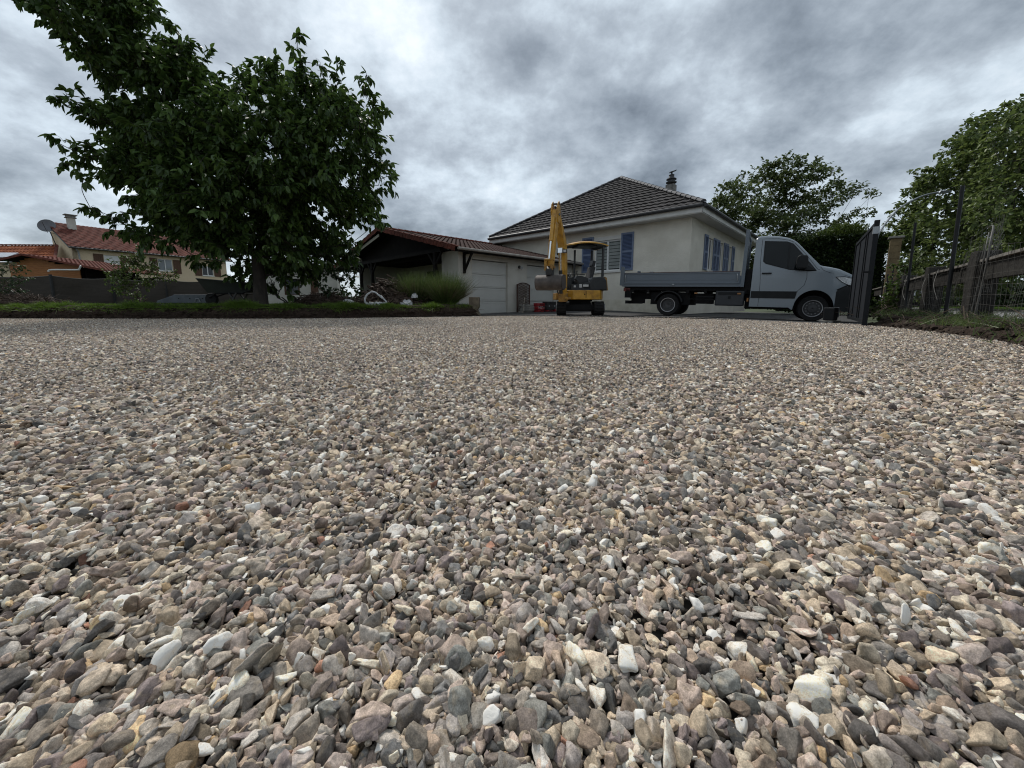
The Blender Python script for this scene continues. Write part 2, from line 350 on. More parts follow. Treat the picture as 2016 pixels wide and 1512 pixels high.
def deposit(W, D, wrap, g, dens=25000, und=.0022):
    """drop stones on a height map: returns pos, euler, half length"""
    c = .003; nx, ny = int(W / c), int(D / c); H = np.zeros((ny, nx)); n = int(dens * W * D)
    tx = np.linspace(0, 1, nx); ty = np.linspace(0, 1, ny)
    tgt = und * np.outer(np.sin(math.pi * ty) ** 2 if wrap else 1 + 0 * ty, np.sin(math.pi * tx) ** 2 if wrap else 1 + 0 * tx)
    tgt = tgt * (np.sin(ty * (D * 9) + 1)[:, None] * np.sin(tx * (W * 7) + 2)[None, :])
    hl = np.clip(g.lognormal(math.log(.0060), .36, n), .003, .0145); hl = hl[np.argsort(g.random(n) - hl * 18)]
    yaw = g.uniform(0, 2 * math.pi, n); til = g.normal(0, .6, (n, 2)); up = g.random(n) < .15; til[up] += g.choice([-1.2, 1.2], (up.sum(), 2)) * [1, .3]
    K = 7; CX = g.integers(0, nx, (n, K)); CY = g.integers(0, ny, (n, K)); px = np.zeros(n); py = np.zeros(n); pz = np.zeros(n)
    D0 = H - tgt; rad = np.maximum((hl * .66 / c).astype(int), 1); disk = {}
    for r_ in range(1, 8):
        yy, xx = np.mgrid[-r_:r_ + 1, -r_:r_ + 1]; q = (xx ** 2 + yy ** 2) / (r_ + .3) ** 2; disk[r_] = (q <= 1, np.sqrt(np.clip(1 - q, 0, 1)))
    for i in range(n):
        v = D0[CY[i], CX[i]]; k = int(v.argmin()); x, y = CX[i, k], CY[i, k]; r_ = min(int(rad[i]), 7)
        if wrap:
            ix = np.arange(x - r_, x + r_ + 1) % nx; iy = np.arange(y - r_, y + r_ + 1) % ny
        else:
            x = min(max(x, r_), nx - r_ - 1); y = min(max(y, r_), ny - r_ - 1); ix = np.arange(x - r_, x + r_ + 1); iy = np.arange(y - r_, y + r_ + 1)
        ix2 = ix[None, :]; iy2 = iy[:, None]; blk = H[iy2, ix2]; msk, dome = disk[r_]
        hh = blk[msk]; z = .35 * hh.mean() + .65 * hh.max(); T = hl[i] * .46
        nb = np.where(msk, np.maximum(blk, z + T * (.45 + .95 * dome)), blk); H[iy2, ix2] = nb; D0[iy2, ix2] = nb - tgt[iy2, ix2]
        px[i] = x * c; py[i] = y * c; pz[i] = z + T * .75
    ex = pz > H[np.minimum((py / c).astype(int), ny - 1), np.minimum((px / c).astype(int), nx - 1)] - .009
    return np.stack([px, py, pz], 1)[ex], np.stack([til[:, 0], til[:, 1], yaw], 1)[ex], hl[ex], H.mean()
TS = .8
for i in range(NPT):
    P, E_, hl, hm = deposit(TS, TS, True, G); 
    P[:, 2] -= hm; P[:, 0] -= TS / 2; P[:, 1] -= TS / 2; Rm = eulmat(E_); Vs = []; Fs = []; rn = []; o = 0
    base = [stone(1 if i % 2 else 2, G) for _ in range(24)] ; pick = G.integers(0, 24, len(P))
    for b_ in range(24):
        idx = np.where(pick == b_)[0]; v, f = base[b_]; vv = np.einsum('nij,kj->nki', Rm[idx], v) * hl[idx][:, None, None] + P[idx][:, None, :]
        Vs.append(vv.reshape(-1, 3)); Fs.append((f[None] + (np.arange(len(idx)) * len(v))[:, None, None]).reshape(-1, 3) + o); o += len(idx) * len(v)
        rn.append(np.repeat(G.random(len(idx)), len(v)))
    libobj('c%03d' % i, np.concatenate(Vs), np.concatenate(Fs), MS_P, np.concatenate(rn), smooth=False)
# points: near stones one by one, then tiles, then loose single stones along the asphalt edge
NX0, NX1, NY0, NY1 = -2.4, 2.4, .0, 1.6
PT = []; RT = []; SC = []; ID = []; RN = []
P, E_, hl, hm = deposit(NX1 - NX0, NY1 - NY0, False, G, und=.003)
P[:, 2] -= hm; P[:, 0] += NX0; P[:, 1] += NY0
k = (np.abs(P[:, 0]) < 1.45 * P[:, 1] + .75); P, E_, hl = P[k], E_[k], hl[k]
PT.append(P); RT.append(E_); SC.append(hl); lo_ = P[:, 1] > .8
ID.append(np.where(lo_, G.integers(NHI // 2, NHI, len(P)), G.integers(0, NHI // 2, len(P)))); RN.append(G.random(len(P)))
tp = []; fp = []
for a in np.arange(-24 - TS * 0, 8, TS):
    for b in np.arange(-2.4, 13.6, TS):
        cx, cy = a + TS / 2, b + TS / 2
        if NX0 - .01 < cx < NX1 + .01 and NY0 < cy < NY1: continue
        if abs(cx) > 1.45 * (cy + 2.5) + 3: continue
        cor = np.array([[cx + u * TS * .52, cy + v * TS * .52] for u in (-1, 0, 1) for v in (-1, 0, 1)]); ins = inpoly(cor[:, 0], cor[:, 1], GRAV)
        if ins.all(): tp.append((cx, cy, 0))
        elif ins.any():
            onfront = min((Vector((cx, cy)) - Vector(p)).length for p in [(q.x, q.y) for q in resample(FRONT, .3)]) < 1.0
            if onfront or cx > 3:
                m_ = int(TS * TS * 9000); q = G.uniform(-.5, .5, (m_, 2)) * TS + [cx, cy]; q = q[inpoly(q[:, 0], q[:, 1] + 0 * q[:, 0], GRAV)]; fp.append(q)
            else: tp.append((cx, cy, -.004))
tp = np.array(tp); fp = np.concatenate(fp)
PT.append(tp); RT.append(np.stack([0 * tp[:, 0], 0 * tp[:, 0], G.integers(0, 4, len(tp)) * math.pi / 2], 1)); SC.append(np.ones(len(tp))); ID.append(NHI + NLO + G.integers(0, NPT, len(tp))); RN.append(G.random(len(tp)))
stray = np.array([[x + G.normal(0, .12), y + G.normal(0, .12)] for (x, y) in [(q.x, q.y) for q in resample(FRONT, .006)]])
stray = stray[~inpoly(stray[:, 0], stray[:, 1], GRAV)]
for q, zf in ((fp, lambda q: G.uniform(-.016, .010, len(q))), (stray, lambda q: np.array([asz(x, y) + .005 for x, y in q]))):
    PT.append(np.column_stack([q, zf(q)])); m_ = len(q); RT.append(np.stack([G.normal(0, .4, m_), G.normal(0, .4, m_), G.uniform(0, 6.28, m_)], 1))
    SC.append(np.clip(G.lognormal(math.log(.0085), .35, m_), .004, .02)); ID.append(NHI + G.integers(0, NLO, m_)); RN.append(G.random(m_))
PT = np.concatenate(PT).astype(np.float32); RT = np.concatenate(RT).astype(np.float32); SC = np.concatenate(SC).astype(np.float32); ID = np.concatenate(ID).astype(np.int32); RN = np.concatenate(RN).astype(np.float32)
me = bpy.data.meshes.new('gravel'); me.vertices.add(len(PT)); me.vertices.foreach_set('co', PT.ravel())
for nm, ty, ar in (('rot', 'FLOAT_VECTOR', RT), ('scl', 'FLOAT', SC), ('idx', 'INT', ID), ('rnd', 'FLOAT', RN)):
    a = me.attributes.new(nm, ty, 'POINT'); a.data.foreach_set('vector' if ty == 'FLOAT_VECTOR' else 'value', ar.ravel())
gravel = bpy.data.objects.new('gravel', me); COL.objects.link(gravel)
tag(gravel, 'bed of crushed grey, mauve, tan and white gravel covering the whole foreground', 'gravel', kind='stuff')
ng = bpy.data.node_groups.new('scatter', 'GeometryNodeTree')
ng.interface.new_socket('Geometry', in_out='INPUT', socket_type='NodeSocketGeometry'); ng.interface.new_socket('Geometry', in_out='OUTPUT', socket_type='NodeSocketGeometry')
gi = ng.nodes.new('NodeGroupInput'); go = ng.nodes.new('NodeGroupOutput'); ci = ng.nodes.new('GeometryNodeCollectionInfo'); ci.inputs['Collection'].default_value = ROCKS
ci.inputs['Separate Children'].default_value = True; ci.inputs['Reset Children'].default_value = True
mp = ng.nodes.new('GeometryNodeMeshToPoints'); ip = ng.nodes.new('GeometryNodeInstanceOnPoints'); ip.inputs['Pick Instance'].default_value = True
def na(nm, ty):
    n = ng.nodes.new('GeometryNodeInputNamedAttribute'); n.data_type = ty; n.inputs['Name'].default_value = nm; return n.outputs['Attribute']
ng.links.new(gi.outputs[0], mp.inputs[0]); ng.links.new(mp.outputs[0], ip.inputs['Points']); ng.links.new(ci.outputs[0], ip.inputs['Instance'])
ng.links.new(na('idx', 'INT'), ip.inputs['Instance Index']); ng.links.new(na('rot', 'FLOAT_VECTOR'), ip.inputs['Rotation']); ng.links.new(na('scl', 'FLOAT'), ip.inputs['Scale'])
ng.links.new(ip.outputs[0], go.inputs[0])
gm = gravel.modifiers.new('scatter', 'NODES'); gm.node_group = ng
sheet('gravel_bedding', GRAV, -.022, M_base)
# ================================================================== BUILDINGS
M_render = mat('cream_render', (.68, .64, .555), (.58, .54, .46), 1.3, .92, bump=.6, bscale=28, c3=(.72, .68, .60))
M_white = mat('white_paint', (.62, .61, .58), (.54, .53, .50), 3, .6)
M_pvc = mat('white_plastic', (.68, .68, .67), (.62, .62, .61), 2, .4)
M_dkpl = mat('dark_gutter', (.035, .034, .036), (.022, .022, .024), 5, .5)
M_tile = mat('grey_roof_tile', (.066, .061, .06), (.04, .037, .037), 1.7, .9, bump=.3, bscale=70, c3=(.09, .083, .078), spec=.25)
M_tiled = mat('ridge_tile', (.075, .075, .082), (.05, .05, .055), 3, .7)
M_rtile = mat('red_roof_tile', (.165, .05, .034), (.085, .03, .022), 3, .9, c3=(.21, .08, .05), spec=.2, bump=.3, bscale=60)
M_btile = mat('brown_roof_tile', (.062, .032, .026), (.035, .02, .017), 4, .95, c3=(.085, .046, .036), spec=.15)
M_blue = mat('blue_shutter_paint', (.14, .18, .27), (.12, .155, .235), 4, .55)
M_blued = mat('blue_slat_shaded', (.065, .095, .175), (.05, .075, .15), 4, .6)  # shutter blue darkened: the shadow on the louvred panels is put into the colour
M_brown = mat('brown_wood', (.10, .045, .022), (.06, .026, .013), 4, .7, stretch=(6, 6, 1))
M_dark = mat('dark_timber', (.013, .011, .010), (.008, .007, .006), 5, .85, spec=.15)
M_door = mat('garage_door_paint', (.50, .50, .47), (.46, .46, .43), 1.5, .5, bump=.15, bscale=60)
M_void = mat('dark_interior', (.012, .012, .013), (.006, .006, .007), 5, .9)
M_curt = mat('blind_fabric', (.27, .29, .28), (.16, .175, .17), 1.2, .9)
def glass(name='window_glass', c=(.02, .023, .026), rough=.04):
    if name in MATS: return MATS[name]
    m = bpy.data.materials.new(name); m.use_nodes = True; b = m.node_tree.nodes['Principled BSDF']
    b.inputs['Base Color'].default_value = (*c, 1); b.inputs['Roughness'].default_value = rough; b.inputs['Specular IOR Level'].default_value = .7
    MATS[name] = m; return m
M_glass = glass()
def frame_m(o, a, z=0):
    """matrix from local (u along a, v = a rotated +90, z)"""
    c, s = math.cos(a), math.sin(a)
    return Matrix(((c, -s, 0, o[0]), (s, c, 0, o[1]), (0, 0, 1, z), (0, 0, 0, 1)))
def tiles(mb, O, U, V, lo, hi, vmax, course=.325, cell=.3, amp=.03, step=.05, samp=4):
    """stepped courses of rolled tiles on a plane: O origin at eave, U along, V up the slope; lo(v),hi(v) clip"""
    O, U, V = Vector(O), Vector(U).normalized(), Vector(V).normalized(); Nn = U.cross(V).normalized()
    if Nn.z < 0: Nn = -Nn
    v = 0; k = 0
    while v < vmax - .02:
        v1 = min(v + course, vmax); a0, b0 = lo(v), hi(v); a1, b1 = lo(v1), hi(v1); n = max(2, int((max(b0, b1) - min(a0, a1)) / cell * samp))
        us = [min(a0, a1) + (max(b0, b1) - min(a0, a1)) * i / n for i in range(n + 1)]; vs = []; offs = (k % 2) * .5
        prof = [0, .5, 1, .45]
        for u in us:
            w_ = prof[int(round(u / cell * samp)) % 4] * amp; jt = (mnoise.noise(Vector((u * 1.7, v * 2.3, 3))) * .006)
            uu0 = min(max(u, a0), b0); uu1 = min(max(u, a1), b1)
            vs += [O + U * uu0 + V * v, O + U * uu0 + V * (v - .01) + Nn * (step + w_ + jt), O + U * uu1 + V * v1 + Nn * (w_ * .9 + .002)]
        fs = []
        for i in range(n):
            q = i * 3; fs += [(q, q + 3, q + 4, q + 1), (q + 1, q + 4, q + 5, q + 2)]
        mb.add(vs, fs); v = v1; k += 1
def ridge(mb, a, b, r=.11, L_=.38):
    a, b = Vector(a), Vector(b); n = max(1, int((b - a).length / L_)); d = (b - a) / n; u = d.cross(Vector((0, 0, 1))).normalized(); w_ = u.cross(d).normalized()
    for i in range(n):
        p0 = a + d * i; p1 = a + d * (i + 1.06); vs = []
        for (p, rr) in ((p0, r * 1.12), (p1, r * .9)):
            for k in range(7):
                t = math.pi * k / 6; vs.append(p + u * math.cos(t) * rr + w_ * math.sin(t) * rr * .8)
        mb.add(vs, [(k, k + 1, k + 8, k + 7) for k in range(6)] + [tuple(range(7)), tuple(range(7, 14))])
def shutter(par, M, w_, h_, name='shutter', m1=None, m2=None, label=None, slats=True):
    mb = MB(); t = .035; f = .07
    mb.box(0, f, -t, 0, 0, h_, M); mb.box(w_ - f, w_, -t, 0, 0, h_, M)
    for z in (0, h_ * .48, h_ - f * 1.2): mb.box(f, w_ - f, -t, 0, z, z + f * 1.2, M)
    s_ = shut = mb.build(name, m1 or M_blue, par); sl_ = MB()
    if slats:
        for (z0, z1) in ((f * 1.2, h_ * .48), (h_ * .48 + f * 1.2, h_ - f * 1.2)):
            n = max(3, int((z1 - z0) / .055))
            for i in range(n):
                zc = z0 + (i + .5) * (z1 - z0) / n; c = [M @ Vector(p) for p in ((f, -.03, zc - .018), (w_ - f, -.03, zc - .018), (w_ - f, -.006, zc + .026), (f, -.006, zc + .026))]
                sl_.add(c, [(0, 1, 2, 3)])
        sl_.box(f, w_ - f, -.004, 0, f, h_ - f, M)
    else:
        n = 4
        for i in range(n): sl_.box(f + i * (w_ - 2 * f) / n + .003, f + (i + 1) * (w_ - 2 * f) / n - .003, -t + .008, -.002, f, h_ - f, M)
    sl_.build('slats' if slats else 'boards', m2 or M_blued, s_)
    if label: s_['label'] = label
    return s_
def window(par, M, w_, h_, panes=2, sill=True, blind=True, name='window', gm=None, dep=.12):
    """M: local x along the wall, y = into the wall, z up; origin = lower left of the opening at the wall face"""
    fr = MB(); f = .06
    fr.box(0, f, dep - .06, dep, 0, h_, M); fr.box(w_ - f, w_, dep - .06, dep, 0, h_, M); fr.box(f, w_ - f, dep - .06, dep, 0, f, M); fr.box(f, w_ - f, dep - .06, dep, h_ - f, h_, M)
    for i in range(1, panes): fr.box(w_ * i / panes - f * .7, w_ * i / panes + f * .7, dep - .065, dep, f, h_ - f, M)
    o = fr.build(name, M_pvc, par, bevel=.006)
    g = MB()
    for i in range(panes): g.box(w_ * i / panes + f, w_ * (i + 1) / panes - f, dep - .03, dep - .022, f, h_ - f, M)
    g.build('pane', gm or M_glass, o)
    if blind:
        b = MB(); z = f + .05
        while z < h_ - f: b.box(f, w_ - f, dep - .045, dep - .04, z, z + .125, M); z += .15
        b.build('blind', M_curt, o)
    if sill: MB().box(-.05, w_ + .05, -.06, dep, -.09, -.002, M).build('sill', M_white, o, bevel=.008)
    return o
def wallholes(mb, M, L_, z0, z1, holes, th=.25):
    """wall along local x, face at y=0, thickness inward, rectangular holes (x0,x1,za,zb) sorted"""
    x = 0
    for (a, b, c, d) in sorted(holes):
        mb.box(x, a, 0, th, z0, z1, M); mb.box(a, b, 0, th, z0, c, M)
        if d < z1: mb.box(a, b, 0, th, d, z1, M)
        x = b
    mb.box(x, L_, 0, th, z0, z1, M)
# ------------------------------------------------------------------ main bungalow
HC = Vector((7.233, 15.2)); HA_ = R(137.9057); HE = 4.18
e1 = Vector((math.cos(HA_), math.sin(HA_))); e2 = Vector((math.cos(HA_ - math.pi / 2), math.sin(HA_ - math.pi / 2)))
house = thing('bungalow', (HC.x, HC.y, .1), 0, 'cream rendered bungalow with grey hipped tile roof and blue shutters', 'house')
hz_ = .1
def Hh(a, b, z): return Vector((e1.x * a + e2.x * b, e1.y * a + e2.y * b, z - hz_))
def HM(a, b, z, axis):
    """axis 'f': local x runs along -e1 (left to right as seen), y into the house; 'r': x along e2, y inward (+e1)"""
    X = -e1 if axis == 'f' else e2; Y = e2 if axis == 'f' else e1; p = Hh(a, b, z)
    return Matrix(((X.x, Y.x, 0, p.x), (X.y, Y.y, 0, p.y), (0, 0, 1, p.z), (0, 0, 0, 1)))
OV = .55; LE, DE = 11.52, 11.8
wl = MB(); za, zb_ = .0, HE - .33
# front wall: x from a=LE-OV to a=OV
Mf = HM(LE - OV, OV, 0, 'f'); fx_ = lambda a: (LE - OV) - a
wallholes(wl, Mf, LE - 2 * OV, za, zb_, [(fx_(4.93), fx_(3.58), 1.95, 3.52)])
Mr = HM(OV, OV, 0, 'r')
rw = [(2.28, 3.05), (4.15, 4.85), (5.75, 6.45)]
wallholes(wl, HM(OV, OV + .25, 0, 'r'), DE - 2 * OV - .5, za, zb_, [(a - .25, b - .25, 1.95, 3.35) for a, b in rw])
wl.box(0, LE - 2 * OV, DE - 2 * OV - .25, DE - 2 * OV, za, zb_, Mf); wl.box(0, .25, .25, DE - 2 * OV - .25, za, zb_, Mf)
wl.build('wall', M_render, house)
MB().box(.3, LE - 2 * OV - .3, .3, DE - 2 * OV - .3, za, zb_ - .05, Mf).build('interior', M_void, house)
# lower plinth band, a little proud
MB().box(.0, LE - 2 * OV + .012, -.012, .0, za, .62, Mf).build('plinth', mat('plinth_render', (.64, .60, .50), (.50, .46, .36), 2.2, .92, bump=.4, bscale=40), house)
window(house, HM(4.93, OV, 1.95, 'f'), 1.35, 1.40)
MB().box(-.02, 1.37, -.01, .16, 0, .17, HM(4.93, OV, 3.352, 'f')).build('shutter_box', M_white, house)
shutter(house, HM(3.56, OV - .01, 1.92, 'f'), .60, 1.66)
shutter(house, HM(5.60, OV - .01, 1.92, 'f'), .62, 1.66)
for a, b in rw:
    window(house, HM(OV, OV + a, 1.95, 'r'), b - a, 1.4, panes=2, blind=False)
for a in (1.72, 3.09, 3.60, 4.89, 5.2, 6.49):
    if a == 5.2: shutter(house, HM(OV - .01, OV + 5.22, 1.92, 'r'), .5, 1.5)
    else: shutter(house, HM(OV - .01, OV + a, 1.92, 'r'), .52, 1.5)
# roof
rise = 7.32 - HE; ax_, ay = LE / 2, 4.6
rf = MB(); S2 = Vector((0, 0))
def face(O, U, Vd, half, L_, run):
    sl_ = math.hypot(run, rise)
    V = Vector((Vd.x * run, Vd.y * run, rise)); tiles(rf, O, (U.x, U.y, 0), V, lambda v: half[0] * v / sl_, lambda v: L_ - half[1] * v / sl_, sl_)
face(Hh(LE, 0, HE), -e1, e2, (ax_, LE - ax_), LE, ay)
face(Hh(0, 0, HE), e2, e1, (ay, ay), DE, ax_)
face(Hh(LE, DE, HE), -e2, -e1, (ay, ay), DE, LE - ax_)
face(Hh(0, DE, HE), e1, -e2, (ax_, ax_), LE, ay)
roof = rf.build('roof', M_tile, house)
rg = MB(); ap1 = Hh(ax_, ay, HE + rise + .03); ap2 = Hh(ax_, DE - ay, HE + rise + .03)
for c in ((0, 0), (LE, 0)): ridge(rg, Hh(c[0], c[1], HE + .06), ap1)
for c in ((0, DE), (LE, DE)): ridge(rg, Hh(c[0], c[1], HE + .06), ap2)
ridge(rg, ap1, ap2); rg.build('ridge_tiles', M_tiled, roof, smooth=True)
under = MB(); corners = [Hh(a, b, HE - .01) for a, b in ((0, 0), (LE, 0), (LE, DE), (0, DE))]
under.add(corners + [Hh(ax_, ay, HE + rise - .05), Hh(ax_, DE - ay, HE + rise - .05)], [(0, 1, 4), (1, 2, 5, 4), (2, 3, 5), (3, 0, 4, 5)]); under.build('underlay', M_dkpl, roof)
gt = MB()
def eaverun(mb, off, w0, w1, z0, z1):
    for (p, q, nn) in (((0, 0), (LE, 0), -e2), ((0, 0), (0, DE), -e1)):
        a, b = Hh(*p, 0), Hh(*q, 0); d = (b - a).normalized(); n3 = Vector((nn.x, nn.y, 0)); a = a - d * off; 
        a = a + n3 * (w0 + w1) / 2; b = b + n3 * (w0 + w1) / 2; a.z = b.z = (z0 + z1) / 2 - hz_; mb.bar(a, b, abs(w1 - w0), z1 - z0)
g2_ = []
for (p, q, nn) in (((0, 0), (LE, 0), -e2), ((0, 0), (0, DE), -e1)):
    n3 = Vector((nn.x, nn.y, 0)) * .07; g2_.append((Hh(*p, HE - .055) + n3, Hh(*q, HE - .055) + n3))
for a, b in g2_: gt.tube([a, b], .075, 10)
gt.build('gutter', M_dkpl, house, smooth=True)
fa = MB(); eaverun(fa, 0, -.03, 0.0, HE - .30, HE - .10)
fa.build('fascia', M_white, house)
so_ = MB(); so_.add([Hh(a, b, HE - .30) for a, b in ((.03, .03), (LE, .03), (LE, DE), (.03, DE))] + [Hh(a, b, HE - .33) for a, b in ((.03, .03), (LE, .03), (LE, DE), (.03, DE))], [(0, 1, 2, 3), (7, 6, 5, 4), (0, 4, 5, 1), (0, 3, 7, 4)]); so_.build('soffit', M_white, house)
ch = MB(); cp = Hh(3.55, 6.1, 0); cz = 6.0 - hz_
ch.box(-.22, .22, -.22, .22, cz, cz + .95, Matrix.Translation(cp) @ Matrix.Rotation(HA_, 4, 'Z')); chim = ch.build('chimney', M_conc, roof)
cap = MB(); base = Vector((cp.x, cp.y, cz + .95))
cap.lathe(base, (0, 0, 1), [(0, .27), (.05, .28), (.06, .2), (.16, .19), (.18, .27), (.22, .26), (.24, .17), (.38, .12), (.4, .15), (.43, .14)], 14)
cap.tube([base + Vector((0, 0, .4)), base + Vector((0, 0, .56))], .05, 8); cap.obox(base + Vector((.05, 0, .60)), Vector((.95, 0, .3)).normalized(), (0, 1, 0), Vector((-.3, 0, .95)).normalized(), .36, .2, .03)
cap.build('chimney_cowl', M_dkpl, chim)
dp = MB(); q = Hh(OV + .06, DE - OV - .1, 0)
dp.tube(smoothpath([Hh(0, DE - .3, HE - .1), Hh(.1, DE - .35, HE - .3), Hh(OV - .06, DE - OV - .15, HE - .7), Hh(OV - .06, DE - OV - .15, .2)], 4), .045, 8); dp.build('downpipe', M_dkpl, house)
# vents low on the wall
for xx in (fx_(3.0),): MB().box(xx, xx + .06, -.016, 0.004, .95, 1.15, Mf).build('wall_vent', M_conc, house)
# ------------------------------------------------------------------ garage wing with open carport gable
GO = Vector((-1.902, 14.0)); GA = R(45); hg = 2.39
garage = thing('garage', (GO.x, GO.y, 0), 0, 'low white garage wing with two panelled doors and timber carport under tiled gable', 'garage')
def GM(u, v, z):  # local: u along doors (away right), v to the back left
    g1x, g1y = math.cos(GA), math.sin(GA); p = (g1x * u - g1y * v, g1y * u + g1x * v)
    return Matrix(((g1x, -g1y, 0, p[0]), (g1y, g1x, 0, p[1]), (0, 0, 1, z), (0, 0, 0, 1)))
M_gw = mat('white_render', (.52, .50, .45), (.44, .42, .37), 1.6, .9, bump=.35, bscale=45)
PV = 5.75; GR = 3.80; slope = (GR - hg) / PV; GL = 7.55
gw = MB(); G0 = GM(0, .5, 0)
wallholes(gw, GM(.37, .5, 0), GL - .5, -.1, hg - .02, [(1.03 - .37, 2.94 - .37, -.1, 2.12), (4.13 - .37, 6.0 - .37, -.1, 2.12)], .2)
gw.box(.37, .57, .7, 1.55, -.1, hg, GM(0, 0, 0))                  # return at the corner
gw.prism([(.72, -.1), (.72, 2.45), (PV, 3.6), (11.1, 2.35), (11.1, -.1)], lambda v, z, k: GM(3.0 + .2 * k, v, z).translation)               # wall at the back of the carport
gw.box(.57, 3.0, 1.35, 1.55, -.1, 2.6, GM(0, 0, 0))              # side wall under the roof
gw.box(3.2, 7.4, 11.1, 11.3, -.1, 2.6, GM(0, 0, 0)); gw.box(7.22, 7.42, .7, 11.1, -.1, 2.6, GM(0, 0, 0))
gw.box(.37, 3.0, 8.9, 9.05, -.1, 2.75, GM(0, 0, 0))
gw.build('wall', M_gw, garage)
def sect_door(par, M, w_, h_, n=4, label=None):
    d = MB(); e = .009
    for i in range(n):
        z0 = h_ * i / n; z1 = h_ * (i + 1) / n
        d.box(0, w_, 0, .04, z0 + e, z1 - e, M)
        for a in range(4):
            x0 = w_ * (a + .12) / 4; x1 = w_ * (a + .88) / 4
            for (a0, a1, b0, b1) in ((x0, x1, z0 + .06, z0 + .075), (x0, x1, z1 - .075, z1 - .06)): d.box(a0, a1, -.012, .0, b0, b1, M)
    d.box(0, w_, .045, .06, 0, h_, M)
    o = d.build('garage_door', M_door, par)
    if label: o['label'] = label
    return o
sect_door(garage, GM(1.04, .60, 0) , 1.89, 2.1, label='nearer panelled garage door, fully visible')
sect_door(garage, GM(4.14, .60, 0), 1.85, 2.1, label='farther garage door behind the excavator bucket')
ro = MB(); Vr = GM(0, 0, 0).to_3x3()
U3 = Vr @ Vector((1, 0, 0)); V3 = Vr @ Vector((0, 1, 0)); up = Vector((0, 0, 1))
sl1 = math.hypot(PV, GR - hg)
tiles(ro, Vector((0, 0, hg)), U3, V3 * PV + up * (GR - hg), lambda v: -.02, lambda v: GL, sl1, course=.3, cell=.22, amp=.03, step=.022)
tiles(ro, V3 * 2 * PV + Vector((0, 0, hg)), U3, -V3 * PV + up * (GR - hg), lambda v: -.02, lambda v: GL, sl1, course=.3, cell=.22, amp=.03, step=.022)
groof = ro.build('roof', M_btile, garage)
# red verge tiles along the gable
vt = MB(); n = 26
for sgn in (0, 1):
    for i in range(n):
        t0, t1 = i / n, (i + 1.0) / n
        a = V3 * (PV * t0 if not sgn else 2 * PV - PV * t0) + up * (hg + (GR - hg) * t0); b = V3 * (PV * t1 if not sgn else 2 * PV - PV * t1) + up * (hg + (GR - hg) * t1)
        d = (b - a).normalized(); nrm = U3.cross(d).normalized(); nrm = nrm if nrm.z > 0 else -nrm
        c = (a + b) / 2 + nrm * (.045 + .014 * (1 if i % 2 else 0)); vt.obox(c - U3 * .04, d, U3, nrm, (b - a).length * .93, .2, .03); vt.obox(c - U3 * .13 - nrm * .085, d, U3, nrm, (b - a).length * .90, .02, .18)
ridge(vt, V3 * PV + up * (GR + .03) - U3 * .1, V3 * PV + up * (GR + .03) + U3 * (GL), .1, .33)
vt.build('verge_tiles', M_rtile, groof)
dk = MB()
for (v0, v1, s_) in ((0, PV, 1), (2 * PV, PV, -1)):
    a = V3 * v0 + up * (hg - .03); b = V3 * v1 + up * (GR - .03)
    dk.add([a + U3 * 0, b + U3 * 0, b + U3 * GL, a + U3 * GL, a - up * .1, b - up * .1, b + U3 * GL - up * .1, a + U3 * GL - up * .1], [(0, 1, 2, 3), (7, 6, 5, 4), (0, 4, 5, 1), (2, 6, 7, 3), (0, 3, 7, 4)])
# boarded gable above the carport opening, flat ceiling over it
dk.prism([(.9, hg - .02), (PV, GR - .15), (2 * PV - .9, hg - .02), (2 * PV - .9, hg - .12), (.9, hg - .12)], lambda v, z, k: U3 * (.5 + .05 * k) + V3 * v + up * z)
dk.box(.1, 3.0, 1.6, 11.0, 2.44, 2.5, GM(0, 0, 0))
dk.build('roof_boarding', M_dark, groof)
MB().bar(-U3 * .02 + V3 * (PV * 1.02) + up * (GR - .28), -U3 * .02 + V3 * (2 * PV - .0) + up * (hg - .06), .03, .12).build('barge_board', M_gw, groof)
g_ = MB(); g_.tube([V3 * -.06 - U3 * .05 + up * (hg - .03), V3 * -.06 + U3 * GL + up * (hg - .03)], .05, 10); g_.build('gutter', mat('worn_gutter', (.30, .28, .25), (.2, .18, .16), 5, .7), garage, smooth=True)
fc = MB(); fc.box(0, GL, .0, .5, hg - .06, hg - .035, GM(0, 0, 0)); fc.build('soffit', M_dark, garage)
for v in (1.6, 6.95, 8.2):
    p = MB(); p.box(-.06, .06, v - .06, v + .06, -.02, 2.38, GM(.1, 0, 0))
    for s_ in (-1, 1): p.bar(GM(.1, v, 1.85).translation, GM(.1, v + s_ * .45, 2.36).translation, .07, .07)
    p.build('carport_post', M_dark, garage)
MB().box(.02, .16, 1.2, 11, 2.36, 2.5, GM(.03, 0, 0)).build('carport_beam', M_dark, garage)
br = MB(); br.box(-.05, .05, .0, .06, 1.55, 2.3, GM(.62, .42, 0)); br.bar(GM(.62, .44, 1.65).translation, GM(.62, -.02, 2.28).translation, .07); br.box(-.05, .05, -.05, .42, 2.24, 2.32, GM(.62, 0, 0)); br.build('bracket', M_dark, garage)
for (v0, v1, z1) in ((5.6, 6.6, 2.1), (3.2, 4.2, 2.05)):
    d_ = MB(); d_.box(2.93, 2.985, v0, v1, 0, z1, GM(0, 0, 0)); d_.build('carport_door', M_dark, garage)
lampo = MB(); pl = GM(3.62, .5, 1.98).translation
lampo.lathe(pl + Vector((0, 0, 0)), GM(0, 0, 0).to_3x3() @ Vector((0, -1, 0)), [(0, .07), (.03, .07), (.04, .03), (.1, .03)], 12); lampo.build('wall_lamp', M_dkpl, garage)
